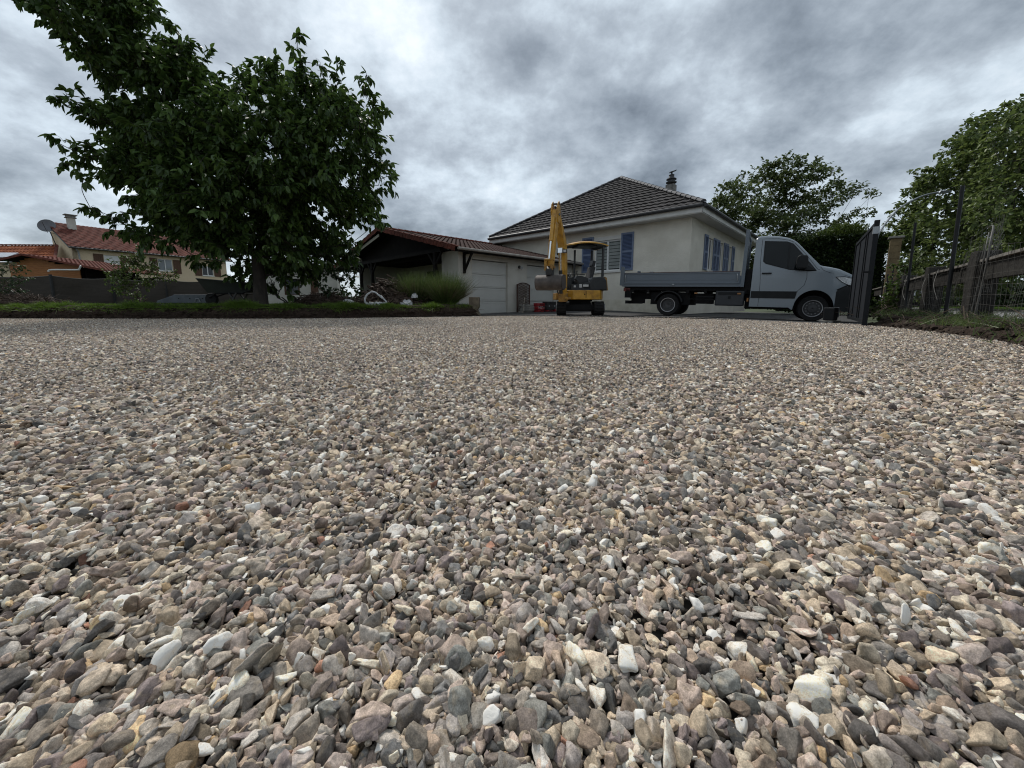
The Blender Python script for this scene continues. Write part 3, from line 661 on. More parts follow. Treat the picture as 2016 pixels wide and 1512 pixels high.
lampb = MB(); lampb.lathe(pl + GM(0, 0, 0).to_3x3() @ Vector((0, -.1, -.02)), (0.35, -.8, -.3), [(0, .05), (.1, .06), (.12, .05)], 12); lampb.build('lamp_head', mat('lamp_plastic', (.4, .4, .4)), lampo and [x for x in COL.objects if x.name.startswith('wall_lamp')][-1])
# ------------------------------------------------------------------ far left house
D1 = math.atan2(.8699, .4933)
far = thing('house', (-39.978, 36, -.2), 0, 'two storey beige house with red tiled roof and brown wooden shutters', 'house')
def FM(u, v, z):
    c, s = math.cos(D1), math.sin(D1); return Matrix(((c, -s, 0, c * u - s * v), (s, c, 0, s * u + c * v), (0, 0, 1, z + .2), (0, 0, 0, 1)))
M_beige = mat('beige_render', (.60, .48, .33), (.54, .43, .29), .8, .92, bump=.3, bscale=30)
fw = MB(); FH = 5.7
holes = [(1.98, 3.1, 3.8, 5.1), (6.0, 7.2, 3.95, 5.15), (9.85, 10.95, 3.68, 4.75)]
wallholes(fw, FM(0, 0, 0), 12.3, 0, FH - .15, holes)
fw.box(0, 12.3, 5.4, 5.65, 0, FH, FM(0, 0, 0)); fw.box(12.05, 12.3, .25, 5.4, 0, FH, FM(0, 0, 0))
fw.prism([(0, 0), (0, FH - .1), (5.65, 8.28), (5.65, 0)], lambda v, z, k: FM(-.0 - .25 * k + .25, v, z).translation)
fw.build('wall', M_beige, far)
MB().box(.3, 12, .3, 5.3, 0, FH - .2, FM(0, 0, 0)).build('interior', M_void, far)
fr_ = MB(); FU = FM(0, 0, 0).to_3x3() @ Vector((1, 0, 0)); FV = FM(0, 0, 0).to_3x3() @ Vector((0, 1, 0))
tiles(fr_, FM(-.3, -.4, FH - .1).translation, FU, FV * 6.05 + up * (8.35 - FH + .1), lambda v: 0, lambda v: 13.1, math.hypot(6.05, 8.35 - FH + .1), course=.35, cell=.3, amp=.035, step=.04)
froof = fr_.build('roof', M_rtile, far)
MB().prism([(-.38, FH - .14), (5.7, 8.3), (5.7, 8.18), (-.38, FH - .26)], lambda v, z, k: FM(-.29 + 13.05 * k, v, z).translation).build('roof_edge', M_dkpl, froof)
MB().tube([FM(-.3, -.47, FH - .2).translation, FM(12.8, -.47, FH - .2).translation], .07, 8).build('gutter', M_dkpl, far)
MB().tube(smoothpath([FM(.15, -.4, FH - .25).translation, FM(.35, -.1, FH - .7).translation, FM(.35, -.08, 3.4).translation], 4), .06, 8).build('downpipe', mat('zinc', (.3, .31, .33), metal=.3, rough=.5), far)
cm = MB(); cb = FM(1.15, 4.3, 0).translation
cm.box(-.27, .27, -.24, .24, 7.3, 8.75, Matrix.Translation((cb.x, cb.y, .2)) @ Matrix.Rotation(D1, 4, 'Z')); cc = cm.build('chimney', M_gw, froof)
cm = MB(); cm.box(-.36, .36, -.33, .33, 8.75, 8.83, Matrix.Translation((cb.x, cb.y, .2)) @ Matrix.Rotation(D1, 4, 'Z')); cm.box(-.3, .3, -.27, .27, 8.83, 9.0, Matrix.Translation((cb.x, cb.y, .2)) @ Matrix.Rotation(D1, 4, 'Z')); cm.box(-.42, .42, -.38, .38, 9.0, 9.08, Matrix.Translation((cb.x, cb.y, .2)) @ Matrix.Rotation(D1, 4, 'Z')); cm.build('chimney_cap', M_conc, cc)
MB().box(0, 1.12, .08, .14, 0, 1.3, FM(1.98, 0, 3.8)).build('roller_shutter', M_pvc, far)
window(far, FM(6.0, 0, 3.95), 1.2, 1.2, blind=False, gm=glass('curtained_glass', (.22, .24, .26))); window(far, FM(9.85, 0, 3.68), 1.1, 1.07, blind=False)
for (u, z, w_, h_) in ((1.28, 3.85, .66, 1.3), (3.14, 3.85, .62, 1.3), (5.33, 3.95, .62, 1.25), (7.25, 3.7, .66, 1.45), (9.15, 3.62, .66, 1.1), (11.0, 3.62, .66, 1.1)):
    shutter(far, FM(u, -.02, z), w_, h_, m1=M_brown, m2=M_brown, slats=False)
dish = MB(); dc = Vector((-44.0, 37.8, 7.75)) - Vector((-39.978, 36, -.2)); ax = Vector((.42, -.85, .32)).normalized()
prof = [(.14 * (r_ / .62) ** 2, r_) for r_ in (0.01, .2, .35, .5, .62)] + [(.12, .63), (.13 * (.5) - .02, .4), (-.03, .01)]
dish.lathe(dc, ax, prof, 28); dsh = dish.build('satellite_dish', mat('dish_grey', (.13, .13, .14), (.10, .10, .11), 3, .5), far, smooth=True)
da = MB(); da.tube([dc - ax * .05, dc + Vector((.25, .3, -1.9))], .04, 6); da.tube([dc + Vector((.1, .1, -.6)), dc + Vector((1.0, .9, -.62))], .03, 6); da.tube([dc + Vector((.22, .3, -1.75)), dc + Vector((1.2, 1.1, -1.75))], .03, 6)
da.tube([dc - Vector((0, 0, .65)) + ax * .12, dc + ax * .75], .02, 6); da.build('dish_mount', M_dkpl, dsh)
# low orange roofed annex in front of it
annex = thing('annex', (-43, 36, -.2), 0, 'low annex with orange clay tile roof and one skylight, left of the beige house', 'house')
an = MB(); A0 = Vector((-1.1 + .0, -1.0, 4.62)); 
AX = Vector((-1, -.04, 0)).normalized(); AY = Vector((.04, 1, 0)).normalized()
o_ = Vector((3.2, -1.7, 4.3)); tiles(an, o_, AX, AY * 3.1 + up * 1.75, lambda v: 0 + v * .88, lambda v: 12, math.hypot(3.1, 1.75), course=.36, cell=.3, amp=.05, step=.05)
M_otile = mat('orange_roof_tile', (.33, .11, .045), (.19, .055, .028), 2.2, .9, c3=(.42, .18, .09), spec=.2); ar = an.build('roof', M_otile, annex)
MB().add([o_ + AX * 0 - up * .08, o_ + AX * 12 - up * .08, o_ + AX * 12 + AY * 3.1 + up * 1.67, o_ + AX * 3.1 + AY * 3.1 + up * 1.67], [(0, 1, 2, 3)])
aw = MB(); aw.box(-9, 2.9, -1.3, -1.1, 0, 4.3); aw.box(2.7, 2.9, -1.1, 2, 0, 4.3); aw.build('wall', M_beige, annex)
rd = MB(); ridge(rd, o_ + AX * 3.1 + AY * 3.1 + up * 1.8, o_ + AX * 12 + AY * 3.1 + up * 1.8, .12, .4); rd.bar(o_ + up * .05, o_ + AX * 3.1 + AY * 3.1 + up * 1.8, .2, .1); rd.build('ridge_tiles', M_rtile, ar)
slope_n = AX.cross(AY * 3.1 + up * 1.75).normalized(); slope_n = slope_n if slope_n.z > 0 else -slope_n
V_ = (AY * 3.1 + up * 1.75).normalized(); sk = MB(); sk.obox(o_ + AX * 5.6 + V_ * 1.1 + slope_n * .1, AX, V_, slope_n, 2.3, .95, .1); sk.build('skylight', mat('skylight_glass', (.55, .58, .62), rough=.15), annex)
# timber shed nearer, with tiled roof
shed = thing('shed', (-31.6, 26, 0), 0, 'orange timber boarded shed with low red tiled gable behind the screen fence', 'shed')
M_pine = mat('stained_pine', (.34, .135, .035), (.24, .085, .02), 3, .7, stretch=(1, 1, 8))
sd = MB(); z = .3
while z < 3.3:
    hw = 1.25 if z < 3.0 else max(.1, (3.5 - z) * 2.5); sd.box(-1.6 if z < 2.95 else -hw, 3.0 if z < 2.9 else hw * 1.2, 0, .05, z, z + .125); z += .13
sd.build('boards', M_pine, shed)
MB().box(-1.5, 2.9, .06, 4, .3, 2.85).build('shed_body', M_dark, shed)
rs = MB()
for (a, b) in (((-1.75, 3.24), (0, 3.62)), ((5.6, 2.55), (0, 3.62))):
    A_, B_ = Vector((a[0], -.5, a[1])), Vector((b[0], -.5, b[1])); d = (B_ - A_); tiles(rs, A_, (0, 1, 0), d, lambda v: 0, lambda v: 5, d.length, course=.3, cell=.25, amp=.03, step=.03)
    rs.bar(A_ - Vector((0, .02, .03)), B_ - Vector((0, .02, .03)), .04, .13)
rs.build('roof', M_rtile, shed)
us = MB(); us.add([(-1.7, -.45, 3.2), (0, -.45, 3.58), (5.5, -.45, 2.5), (-1.7, 4.4, 3.2), (0, 4.4, 3.58), (5.5, 4.4, 2.5)], [(0, 1, 4, 3), (1, 2, 5, 4)]); us.box(3.0, 3.1, .3, 4, .3, 2.9); us.box(3.1, 5.0, 3.9, 4, .3, 2.4)
us.build('roof_underside', M_dark, shed)
pp = MB(); pp.tube(smoothpath([(3.75, -.56, 2.9), (3.6, -.56, 2.66), (3.4, -.56, 2.62), (.9 + .9, -.56, 2.62), (1.6, -.56, 2.5)], 4), .05, 8); pp.build('rain_pipe', M_pvc, shed)
# white outbuilding seen behind the tree trunk
wb = thing('outbuilding', (-14.6, 22.4, 0), 0, 'low white rendered outbuilding with a dark brown framed window behind the tree trunk', 'building')
b = MB(); Mw = Matrix.Rotation(R(20), 4, 'Z'); wallholes(b, Mw, 4.2, .3, 2.6, [(1.35, 2.15, .95, 1.9)], .2); b.box(0, 4.2, 2.2, 2.4, .3, 2.6, Mw); b.box(0, .2, .2, 2.2, .3, 2.6, Mw); b.box(4.0, 4.2, .2, 2.2, .3, 2.6, Mw); b.build('wall', M_gw, wb)
b = MB(); b.box(1.35, 2.15, .04, .1, .9, .98, Mw); b.box(1.35, 1.43, .04, .1, .98, 1.9, Mw); b.box(2.07, 2.15, .04, .1, .98, 1.9, Mw); wf = b.build('window', M_brown, wb); MB().box(1.43, 2.07, .07, .09, .98, 1.9, Mw).build('pane', M_glass, wf)
MB().box(2.75, 3.15, -.05, -.005, .4, 2.2, Mw).build('shutter', M_brown, wb)
b = MB(); b.box(-.3, 4.5, -.3, 2.7, 2.6, 2.72, Mw); b.build('roof', M_rtile, wb)
# ================================================================== TRUCK
M_paint = mat('grey_car_paint', (.175, .203, .228), (.168, .195, .22), 1, .28, spec=.5, coat=.5)
M_bed = mat('grey_dropside_paint', (.105, .128, .155), (.095, .118, .143), 2, .42, spec=.5)
M_blk = mat('black_plastic', (.013, .014, .015), (.009, .010, .011), 6, .6, spec=.25)
M_rub = mat('tyre_rubber', (.015, .015, .015), (.009, .009, .009), 12, .85, spec=.25)
M_steel = mat('wheel_steel', (.16, .16, .165), (.11, .11, .115), 8, .45, metal=.6)
M_galv = mat('galvanised_steel', (.33, .35, .37), (.25, .27, .29), 14, .45, metal=.5)
M_chas = mat('chassis_black', (.009, .009, .010), (.006, .006, .006), 8, .7, spec=.2)
M_chrome = mat('chrome', (.75, .75, .75), (.7, .7, .7), 3, .15, metal=1)
M_tint = glass('tinted_glass', (.006, .008, .009), .05); M_tint.node_tree.nodes['Principled BSDF'].inputs['Specular IOR Level'].default_value = .2
M_lens = mat('lamp_lens', (.55, .56, .57), (.35, .36, .37), 30, .12, spec=.8)
M_red = mat('red_lens', (.16, .02, .015), (.12, .015, .01), 9, .3)
M_amb = mat('amber_lens', (.3, .12, .02), (.25, .1, .02), 9, .3)
fwd = Vector((.84009, -.54175, -.02741)).normalized(); lft = Vector((.54196, .84041, 0)).normalized(); upv = fwd.cross(lft).normalized()
Rw = Vector((4.9636, 12.4, .38)); O_ = Rw - upv * .345
truck = thing('dropside_truck', O_, 0, 'grey single cab dropside tipper truck parked side-on before the bungalow', 'truck',
    rot=Matrix((fwd, lft, upv)).transposed().to_euler())
def interp(x, P):
    if x <= P[0][0]: return P[0][1]
    for (a, b), (c, d) in zip(P[:-1], P[1:]):
        if x <= c: return b + (d - b) * (x - a) / (c - a)
    return P[-1][1]
def carbody(par, name, xs, ztop, zbot, width, belt, tumble, m, r=.10, plan=None, nose=.0, seg=14, cap=True):
    """loft across-body sections along x; near side at y=0, far side at y=width"""
    V = []; F = []; ns = seg; ring = 0
    for x in xs:
        zt, zb = ztop(x), zbot(x); pi = plan(x) if plan else 0; sec = []
        rr = min(r, max((zt - zb) * .4, .01))
        for i in range(ns + 1):
            z = zb + (zt - rr - zb) * i / ns; sec.append((pi + max(0, z - belt) * tumble, z))
        y0 = pi + max(0, zt - rr - belt) * tumble
        for i in range(1, 6):
            a = i / 5 * math.pi / 2; sec.append((y0 + rr * (1 - math.cos(a)) * 1.1, zt - rr + rr * math.sin(a)))
        yt = sec[-1][0]
        for i in range(1, 4): t = i / 4; sec.append((yt + (width / 2 - yt) * t, zt + .035 * math.sin(t * math.pi / 2)))
        half = sec; full = half + [(width / 2, zt + .035)] + [(width - y, z) for y, z in reversed(half)]
        ring = len(full); V += [(x, y, z) for y, z in full]
    n = len(xs)
    F = [(i * ring + k, (i + 1) * ring + k, (i + 1) * ring + k + 1, i * ring + k + 1) for i in range(n - 1) for k in range(ring - 1)]
    mb = MB(); mb.add(V, F + ([tuple(range(ring)), tuple((n - 1) * ring + k for k in range(ring))] if cap else []))
    return mb.build(name, m, par, smooth=True, ang=32)
ZT = [(2.22, 2.28), (2.27, 2.33), (2.47, 2.345), (2.75, 2.31), (2.94, 2.26), (3.05, 2.215), (3.18, 2.12), (3.45, 1.80), (3.73, 1.49), (3.80, 1.46), (3.95, 1.43), (4.14, 1.375), (4.41, 1.24), (4.58, 1.12), (4.68, 1.0), (4.735, .85), (4.75, .6)]
AR = .435
def zbot_cab(x):
    z = .355 if x < 3.2 else .30
    d = x - 3.69
    if abs(d) < AR: z = max(z, .345 + math.sqrt(AR ** 2 - d ** 2) * 1.12)
    return z
xs = sorted(set([2.22, 2.235, 2.27, 2.35] + [2.45 + i * .07 for i in range(12)] + [3.24 + i * .035 for i in range(27)] + [4.2 + i * .05 for i in range(11)] + [4.72, 4.74, 4.75]))
planc = lambda x: .0 if x < 3.9 else .22 * ((x - 3.9) / .85) ** 2.2
cab = carbody(truck, 'cab', xs, lambda x: interp(x, ZT), zbot_cab, 1.98, 1.33, .165, M_paint, r=.09, plan=planc)
ins = lambda z: max(0, z - 1.33) * .165
def sidepanel(par, name, poly, off, m, th=.012, both=True):
    MB().prism(poly, lambda x, z, k: (x, 1.98 - (ins(z) + planc(x) - off + k * th), z)).build(name, m, par)
    return MB().prism(poly, lambda x, z, k: (x, ins(z) + planc(x) - off + k * th, z)).build(name, m, par)
sidepanel(truck, 'window_seal', [(2.425, 2.19), (2.95, 2.145), (3.09, 2.08), (3.37, 1.735), (3.66, 1.335), (3.5, 1.325), (3.06, 1.375), (2.51, 1.55), (2.44, 1.62)], .006, M_blk)
sidepanel(truck, 'side_window', [(2.45, 2.165), (2.955, 2.12), (2.985, 2.105), (3.01, 1.40), (2.53, 1.575), (2.465, 1.63)], .011, M_tint)
sidepanel(truck, 'quarter_window', [(3.03, 2.09), (3.08, 2.055), (3.34, 1.735), (3.47, 1.56), (3.40, 1.355), (3.05, 1.395)], .011, M_tint)
ws = MB(); 
for (xa, xb) in ((3.16, 3.30), (3.30, 3.45), (3.45, 3.6), (3.6, 3.70)):
    za_, zc = interp(xa, ZT), interp(xb, ZT); 
    q = [(xa, ins(za_) + .14, za_ + .012), (xa, .99, za_ + .05), (xa, 1.98 - ins(za_) - .14, za_ + .012), (xb, ins(zc) + .13, zc + .012), (xb, .99, zc + .05), (xb, 1.98 - ins(zc) - .13, zc + .012)]
    ws.add(q, [(0, 3, 4, 1), (1, 4, 5, 2)])
ws.build('windscreen', M_tint, truck, smooth=True)
cowl = MB(); cowl.add([(3.70, .12, 1.54), (3.70, 1.86, 1.54), (3.80, 1.86, 1.50), (3.80, .12, 1.50)], [(0, 1, 2, 3)]); cowl.build('cowl', M_blk, truck)
sidepanel(truck, 'rubbing_strip', [(2.235, .795), (3.30, .795), (3.265, .60), (2.235, .60)], .012, M_blk, th=.014)
# lower front bumper in black
bm_ = MB(); xsb = [4.13 + i * .04 for i in range(15)] + [4.74, 4.77]
def zb2(x): d = x - 3.69; return max(.28, .345 + math.sqrt(max(AR ** 2 - d * d, 0)) * 1.12) if abs(d) < AR else .28
carbody(truck, 'bumper', xsb, lambda x: min(.80 + max(0, min(1, (x - 4.13) / .18)) * .13 + 0 * x, .93), zb2, 1.98 + .016, 1.33, 0, M_blk, r=.02, plan=lambda x: planc(x) - .008, seg=6)
MB().prism([(4.13, .85), (4.35, .98), (4.5, 1.0), (4.66, .90), (4.6, .75), (4.2, .75)], lambda x, z, k: (x, planc(x) - .012 + k * .01, z)).build('bumper_corner', M_blk, truck)
# seams
sm = MB()
def seam(pts): 
    P = [(x, ins(z) + planc(x) - .0015, z) for x, z in pts]; sm.tube(P, .004, 4)
seam(smoothpath([(2.37, 2.24, 0), (2.38, 1.6, 0), (2.43, 1.0, 0), (2.44, .37, 0)], 5) and [(p.x, p.y) for p in smoothpath([(2.37, 2.24, 0), (2.38, 1.6, 0), (2.43, 1.0, 0), (2.44, .37, 0)], 5)])
seam([(2.40, 2.25), (2.75, 2.235), (2.98, 2.18), (3.1, 2.12)]); seam([(3.46, 1.325), (3.475, 1.15), (3.44, .96), (3.31, .81), (3.27, .60)])
seam([(3.12, 2.1), (3.4, 1.77), (3.68, 1.38), (3.73, 1.36)]); seam([(3.74, 1.44), (3.80, 1.35), (3.95, 1.28), (4.3, 1.20), (4.5, 1.12)])
sm.build('panel_seams', M_chas, truck)
hd = MB(); hd.obox((2.56, -.022, 1.285), (1, 0, 0), (0, 1, 0), (0, 0, 1), .23, .035, .04); hd.build('door_handle', M_blk, truck, bevel=.008)
mr_ = MB(); mr_.prism([(3.2, 1.70), (3.27, 1.74), (3.42, 1.72), (3.45, 1.55), (3.44, 1.38), (3.22, 1.38), (3.18, 1.5)], lambda x, z, k: (x, -.12 - .16 * k, z)); mr_.build('mirror', M_blk, truck, bevel=.03)
MB().prism([(3.4, 1.36), (3.66, 1.345), (3.50, 1.56), (3.42, 1.5)], lambda x, z, k: (x, ins(z) - .02 - .09 * (1 - k) * (1 if x < 3.5 else 0), z)).build('mirror_base', M_blk, truck)
hl_ = MB(); hp = [(4.07, 1.175), (4.25, 1.185), (4.5, 1.12), (4.6, 1.04), (4.55, .94), (4.36, .955), (4.2, 1.05)]
hl_.prism(hp, lambda x, z, k: (x, planc(x) - .018 + k * .016, z)); hl = hl_.build('headlight', M_blk, truck)
h2 = MB(); h2.prism([(x + (4.36 - x) * .1, z + (1.06 - z) * .14) for x, z in hp], lambda x, z, k: (x, planc(x) - .024 + k * .005, z)); h2.build('lens', M_lens, hl)
M_ringd = mat('rim_slots', (.2, .2, .2), metal=.5)
def wheel(par, x, y, s, w_=.2, R_=.345, rim=.225, steel=M_steel, dual=False, m_rim=None, z=None):
    z = R_ if z is None else z
    t = MB(); t.lathe((x, y, z), (0, s, 0), [(0, rim * .9), (.0, R_ * .80), (-.02 + .0, R_ * .93), (.02, R_ * .985), (.05, R_), (w_ - .05, R_), (w_ - .02, R_ * .985), (w_, R_ * .93), (w_, rim * .9)], 40, c0=False)
    wh = t.build('wheel', M_rub, par, smooth=True, ang=40)
    r_ = MB(); dd = .09 if dual else .035
    r_.lathe((x, y - s * .004, z), (0, s, 0), [(0.0, rim), (.0, rim * .96), (.02, rim * .90), (dd, rim * .86), (dd, rim * .55), (dd - .01 if dual else dd - .02, rim * .5), (dd - .01 if dual else dd - .025, rim * .12), (dd, .001)], 36, c0=False)
    r_.mi = 1; n = 12 if not dual else 6
    for i in range(n):
        a = 2 * math.pi * i / n; rr = rim * (.70 if not dual else .38); c = Vector((x + rr * math.cos(a), y + s * (dd - .012), z + rr * math.sin(a))); r_.lathe(c, (0, s, 0), [(0, .017), (.006, .017), (.008, .001)], 8)
    rm = r_.build('rim', [m_rim or steel, M_ringd if not dual else M_steel], wh, smooth=True, ang=30)
    return wh
M_rimd = mat('dark_steel_rim', (.06, .06, .062), (.04, .04, .042), 8, .5, metal=.4); M_ring = mat('rim_ring', (.3, .3, .31), metal=.7, rough=.35)
for (x, y, s, du) in ((0, .02, 1, True), (0, 1.98, -1, True), (3.69, .05, 1, False), (3.69, 1.93, -1, False)):
    w0 = wheel(truck, x, y, s, dual=du, m_rim=M_rimd if not du else M_rimd, rim=.215)
    rr = MB(); k_ = 24
    rr.lathe((x, y - s * .008, .345), (0, s, 0), [(0, .222), (.012, .226), (.014, .20), (0.002, .202), (0, .222)], 40, c0=False, c1=False); rr.build('rim_ring', M_ring, w0, smooth=True)
for (y, s) in ((.26, 1), (1.74, -1)): wheel(truck, 0, y, s, dual=False, m_rim=M_rimd, rim=.215)
# chassis
c_ = MB()
for y in (.55, 1.35): c_.box(-1.35, 2.3, y, y + .07, .52, .72)
c_.box(-1.45, 2.2, .12, .30, .80, .92); c_.box(-1.45, 2.2, 1.7, 1.88, .80, .92)
for x in (-1.2, -.7, .5, 1.0, 1.6, 2.1): c_.box(x, x + .08, .1, 1.9, .72, .82)
c_.box(-.6, .6, .3, 1.7, .35, .75); c_.tube([(0, .2, .345), (0, 1.8, .345)], .07, 12); c_.box(.75, 1.25, .35, .7, .4, .72); c_.box(2.1, 3.3, .3, 1.7, .3, .7)
c_.box(2.06, 2.2, .1, 1.88, .72, 1.42); c_.box(3.3, 4.5, .45, 1.55, .3, .9); c_.tube([(3.69, .25, .345), (3.69, 1.75, .345)], .05, 8)
c_.box(.8, 1.3, .03, .06, .60, .64); c_.box(.55, 2.0, .05, .09, .53, .555)
c_.box(-1.42, -1.2, .1, .2, .55, .82)
c_.build('chassis', M_chas, truck)
MB().box(-1.36, -1.28, -.0, 1.98, .35, .455).box(-1.3, -.85, .5, .6, .37, .6).build('underrun_bar', M_chas, truck)
tb = MB(); tb.box(1.33, 2.08, .04, .5, .36, .80); tbx = tb.build('toolbox', mat('toolbox_plastic', (.02, .023, .028), (.015, .017, .02), 8, .5), truck, bevel=.03)
MB().box(1.40, 2.0, .025, .04, .68, .76).box(1.67, 1.74, .02, .04, .56, .64).build('lid', M_blk, tbx)
mg = MB()
a_ = [R(12 + 156 * i / 16) for i in range(17)]
P_ = [(math.cos(a) * .44, .37 + math.sin(a) * .42) for a in a_]; Q_ = [(math.cos(a) * .40, .37 + math.sin(a) * .385) for a in reversed(a_)]
for i in range(16):
    mg.prism([P_[i], P_[i + 1], Q_[15 - i], Q_[16 - i]], lambda x, z, k: (x, .0 + .5 * k, z))
mg.build('mudguard', M_blk, truck)
mg = MB()
for i in range(16): mg.prism([P_[i], P_[i + 1], Q_[15 - i], Q_[16 - i]], lambda x, z, k: (x, 1.48 + .5 * k, z))
mg.build('mudguard', M_blk, truck)
for x in (.75, 1.9): MB().box(x, x + .09, .015, .04, .70, .74).build('side_marker', M_amb, truck)
MB().box(-1.46, -1.38, .06, .36, .76, .88).box(-1.38, -1.25, .1, .35, .77, .87).build('tail_light', M_red, truck)
MB().box(2.15, 2.19, .02, .05, .5, .6).build('side_marker', M_amb, truck)
# dropside body
bd = MB(); bd.box(-1.5, 2.02, -.03, 2.05, .915, .985); bd.box(-1.5, 2.0, .0, 2.02, .985, 1.0); bd.build('bed_floor', M_bed, truck)
def side(y, s):
    d = MB(); d.box(-1.425, 1.915, y, y + s * .03, 1.0, 1.345)
    for z in (1.0, 1.30): d.box(-1.425, 1.915, y - s * .014, y, z + .003, z + .042)
    d.box(-1.425, 1.915, y - s * .006, y, 1.11, 1.135)
    o = d.build('side_panel', M_bed, truck, bevel=.006)
    MB().box(-1.43, 1.92, y - s * .015, y + s * .032, 1.346, 1.362).build('top_rail', mat('rust_brown_edge', (.10, .055, .045), (.06, .035, .03), 14, .7), o)
    for x in (-1.38, 1.86):
        MB().tube([(x, y - s * .02, 1.07), (x + .012 * (1 if x > 0 else -1), y - s * .04, 1.14), (x, y - s * .05, 1.24), (x - .01, y - s * .02, 1.28)], .014, 8).build('latch', M_galv, o)
    MB().box(.1, .16, y - s * .03, y, .96, 1.0).build('hinge', M_galv, o)
side(-.035, 1); side(2.055, -1)
MB().box(-1.5, -1.47, 0, 2.02, 1.0, 1.345).build('tailgate', M_bed, truck)
for y in (-.04, 1.98):
    MB().prism([(-1.575, .95), (-1.42, .93), (-1.435, 1.30), (-1.455, 1.56), (-1.56, 1.57)], lambda x, z, k: (x, y + .08 * k, z)).build('rear_post', M_bed, truck, bevel=.006)
hb = MB()
for y in (-.04, 1.98): hb.box(1.955, 2.045, y, y + .08, .905, 2.51)
hb.box(1.97, 2.03, .04, 1.98, 2.44, 2.50); hb.box(1.97, 2.03, .04, 1.98, 1.40, 1.46)
hbo = hb.build('headboard_frame', M_bed, truck, bevel=.006)
mh = MB()
mh.box(1.985, 1.998, .04, 1.98, 1.0, 1.40); mh.box(1.99, 2.0, .04, 1.98, 1.46, 2.44)
for i in range(24):
    for j in range(11): 
        c = (2.002, .12 + i * .078, 1.52 + j * .085); mh.obox(c, (1, 0, 0), (0, 1, 0), (0, 0, 1), .012, .03, .05)
mh.build('headboard_mesh', M_galv, hbo)
MB().box(-1.0, -.72, 1.2, 1.24, 1.0, 1.45).box(-.9, -.78, 1.1, 1.3, 1.36, 1.47).build('cargo_frame', M_galv, truck)
bpl = MB(); bpl.add([(-1.43, 1.9, 1.36), (-.7, 1.2, 1.33), (-.7, 1.18, 1.30), (-1.43, 1.9, 1.31)], [(0, 1, 2, 3)])
# ================================================================== EXCAVATOR
M_yel = mat('excavator_yellow', (.44, .225, .018), (.25, .12, .016), 5.5, .45, c3=(.50, .265, .028), lo=.28, hi=.5, coat=.15)
M_yeld = mat('worn_yellow', (.36, .19, .025), (.16, .085, .03), 7, .6)
M_buck = mat('bucket_steel', (.105, .088, .078), (.055, .046, .042), 5, .65, metal=.3, c3=(.15, .13, .115))
M_blkm = mat('machine_black', (.014, .015, .016), (.009, .009, .01), 7, .45)
ex = thing('mini_excavator', (2.32, 13.35, .05), 0, 'yellow mini excavator with canopy and raised boom standing before the bungalow', 'excavator')
TH = R(-90 - 8)
fT = Vector((math.cos(TH), math.sin(TH), 0)); sT = Vector((-fT.y, fT.x, 0))
def TM(): return Matrix(((fT.x, sT.x, 0, 0), (fT.y, sT.y, 0, 0), (0, 0, 1, 0), (0, 0, 0, 1)))
for s in (-1, 1):
    t = MB(); yc = s * .60; hw = .15; r_ = .205; half = .72; path = []
    for i in range(9): a = math.pi / 2 - math.pi * i / 8; path.append((half + r_ * math.cos(a), .215 + r_ * math.sin(a)))
    for i in range(9): a = -math.pi / 2 - math.pi * i / 8; path.append((-half + r_ * math.cos(a), .215 + r_ * math.sin(a)))
    t.prism(path, lambda x, z, k: TM() @ Vector((x, yc - hw + 2 * hw * k, z)))
    tr = t.build('track', M_rub, ex)
    lg = MB(); n = len(path); tot = 0; segs = []
    for i in range(n): a = Vector(path[i]); b = Vector(path[(i + 1) % n]); segs.append((a, b, (b - a).length))
    L_ = sum(q[2] for q in segs); k = int(L_ / .095); 
    for j in range(k):
        d = L_ * j / k
        for a, b, l in segs:
            if d <= l: break
            d -= l
        p = a.lerp(b, d / l); tg = (b - a).normalized(); nn = Vector((tg.y, -tg.x)); nn = nn if nn.dot(p - Vector((0, .215))) > 0 or abs(p.x) < half else -nn
        if abs(p.x) < half: nn = Vector((0, 1 if p.y > .215 else -1))
        c = TM() @ Vector((p.x + nn.x * .004, yc, p.y + nn.y * .004)); T3 = TM().to_3x3(); U = T3 @ Vector((tg.x, 0, tg.y)); W = T3 @ Vector((nn.x, 0, nn.y)); Sv = T3 @ Vector((0, 1, 0))
        for q in (-1, 1):
            U2 = (U + Sv * .25 * q).normalized(); lg.obox(c + Sv * q * .072, Sv - U * .25 * q, U2, W, .135, .045, .028)
    lg.build('track_lugs', M_rub, tr)
uc = MB(); Mt = TM(); uc.box(-.6, .6, -.45, .45, .16, .34, Mt); uc.box(-.35, .35, -.35, .35, .30, .52, Mt)
for s in (-1, 1): uc.box(-.7, .7, s * .6 - .05 - .08 * s, s * .6 + .05 - .08 * s, .12, .32, Mt)
uc.lathe((0, 0, .44), (0, 0, 1), [(0, .42), (.09, .42), (.10, .36)], 28); uc.build('undercarriage', M_chas, ex)
for s in (-1, 1):
    for (x_, r_) in ((.72, .15), (-.72, .15), (-.3, .07), (0, .07), (.3, .07)): q = MB(); c_y = s * .77; q.lathe(TM() @ Vector((x_, s * .755, .215 if r_ > .1 else .12)), TM().to_3x3() @ Vector((0, s, 0)), [(0, r_), (.02, r_), (.022, r_ * .7), (.03, r_ * .3)], 16); q.build('roller', M_steel, ex)
bl = MB(); bl.box(-1.22, -1.17, -.74, .74, .1, .42, Mt); bl.box(-1.2, -.5, -.42, -.34, .18, .28, Mt); bl.box(-1.2, -.5, .34, .42, .18, .28, Mt); bl.build('dozer_blade', M_blkm, ex)
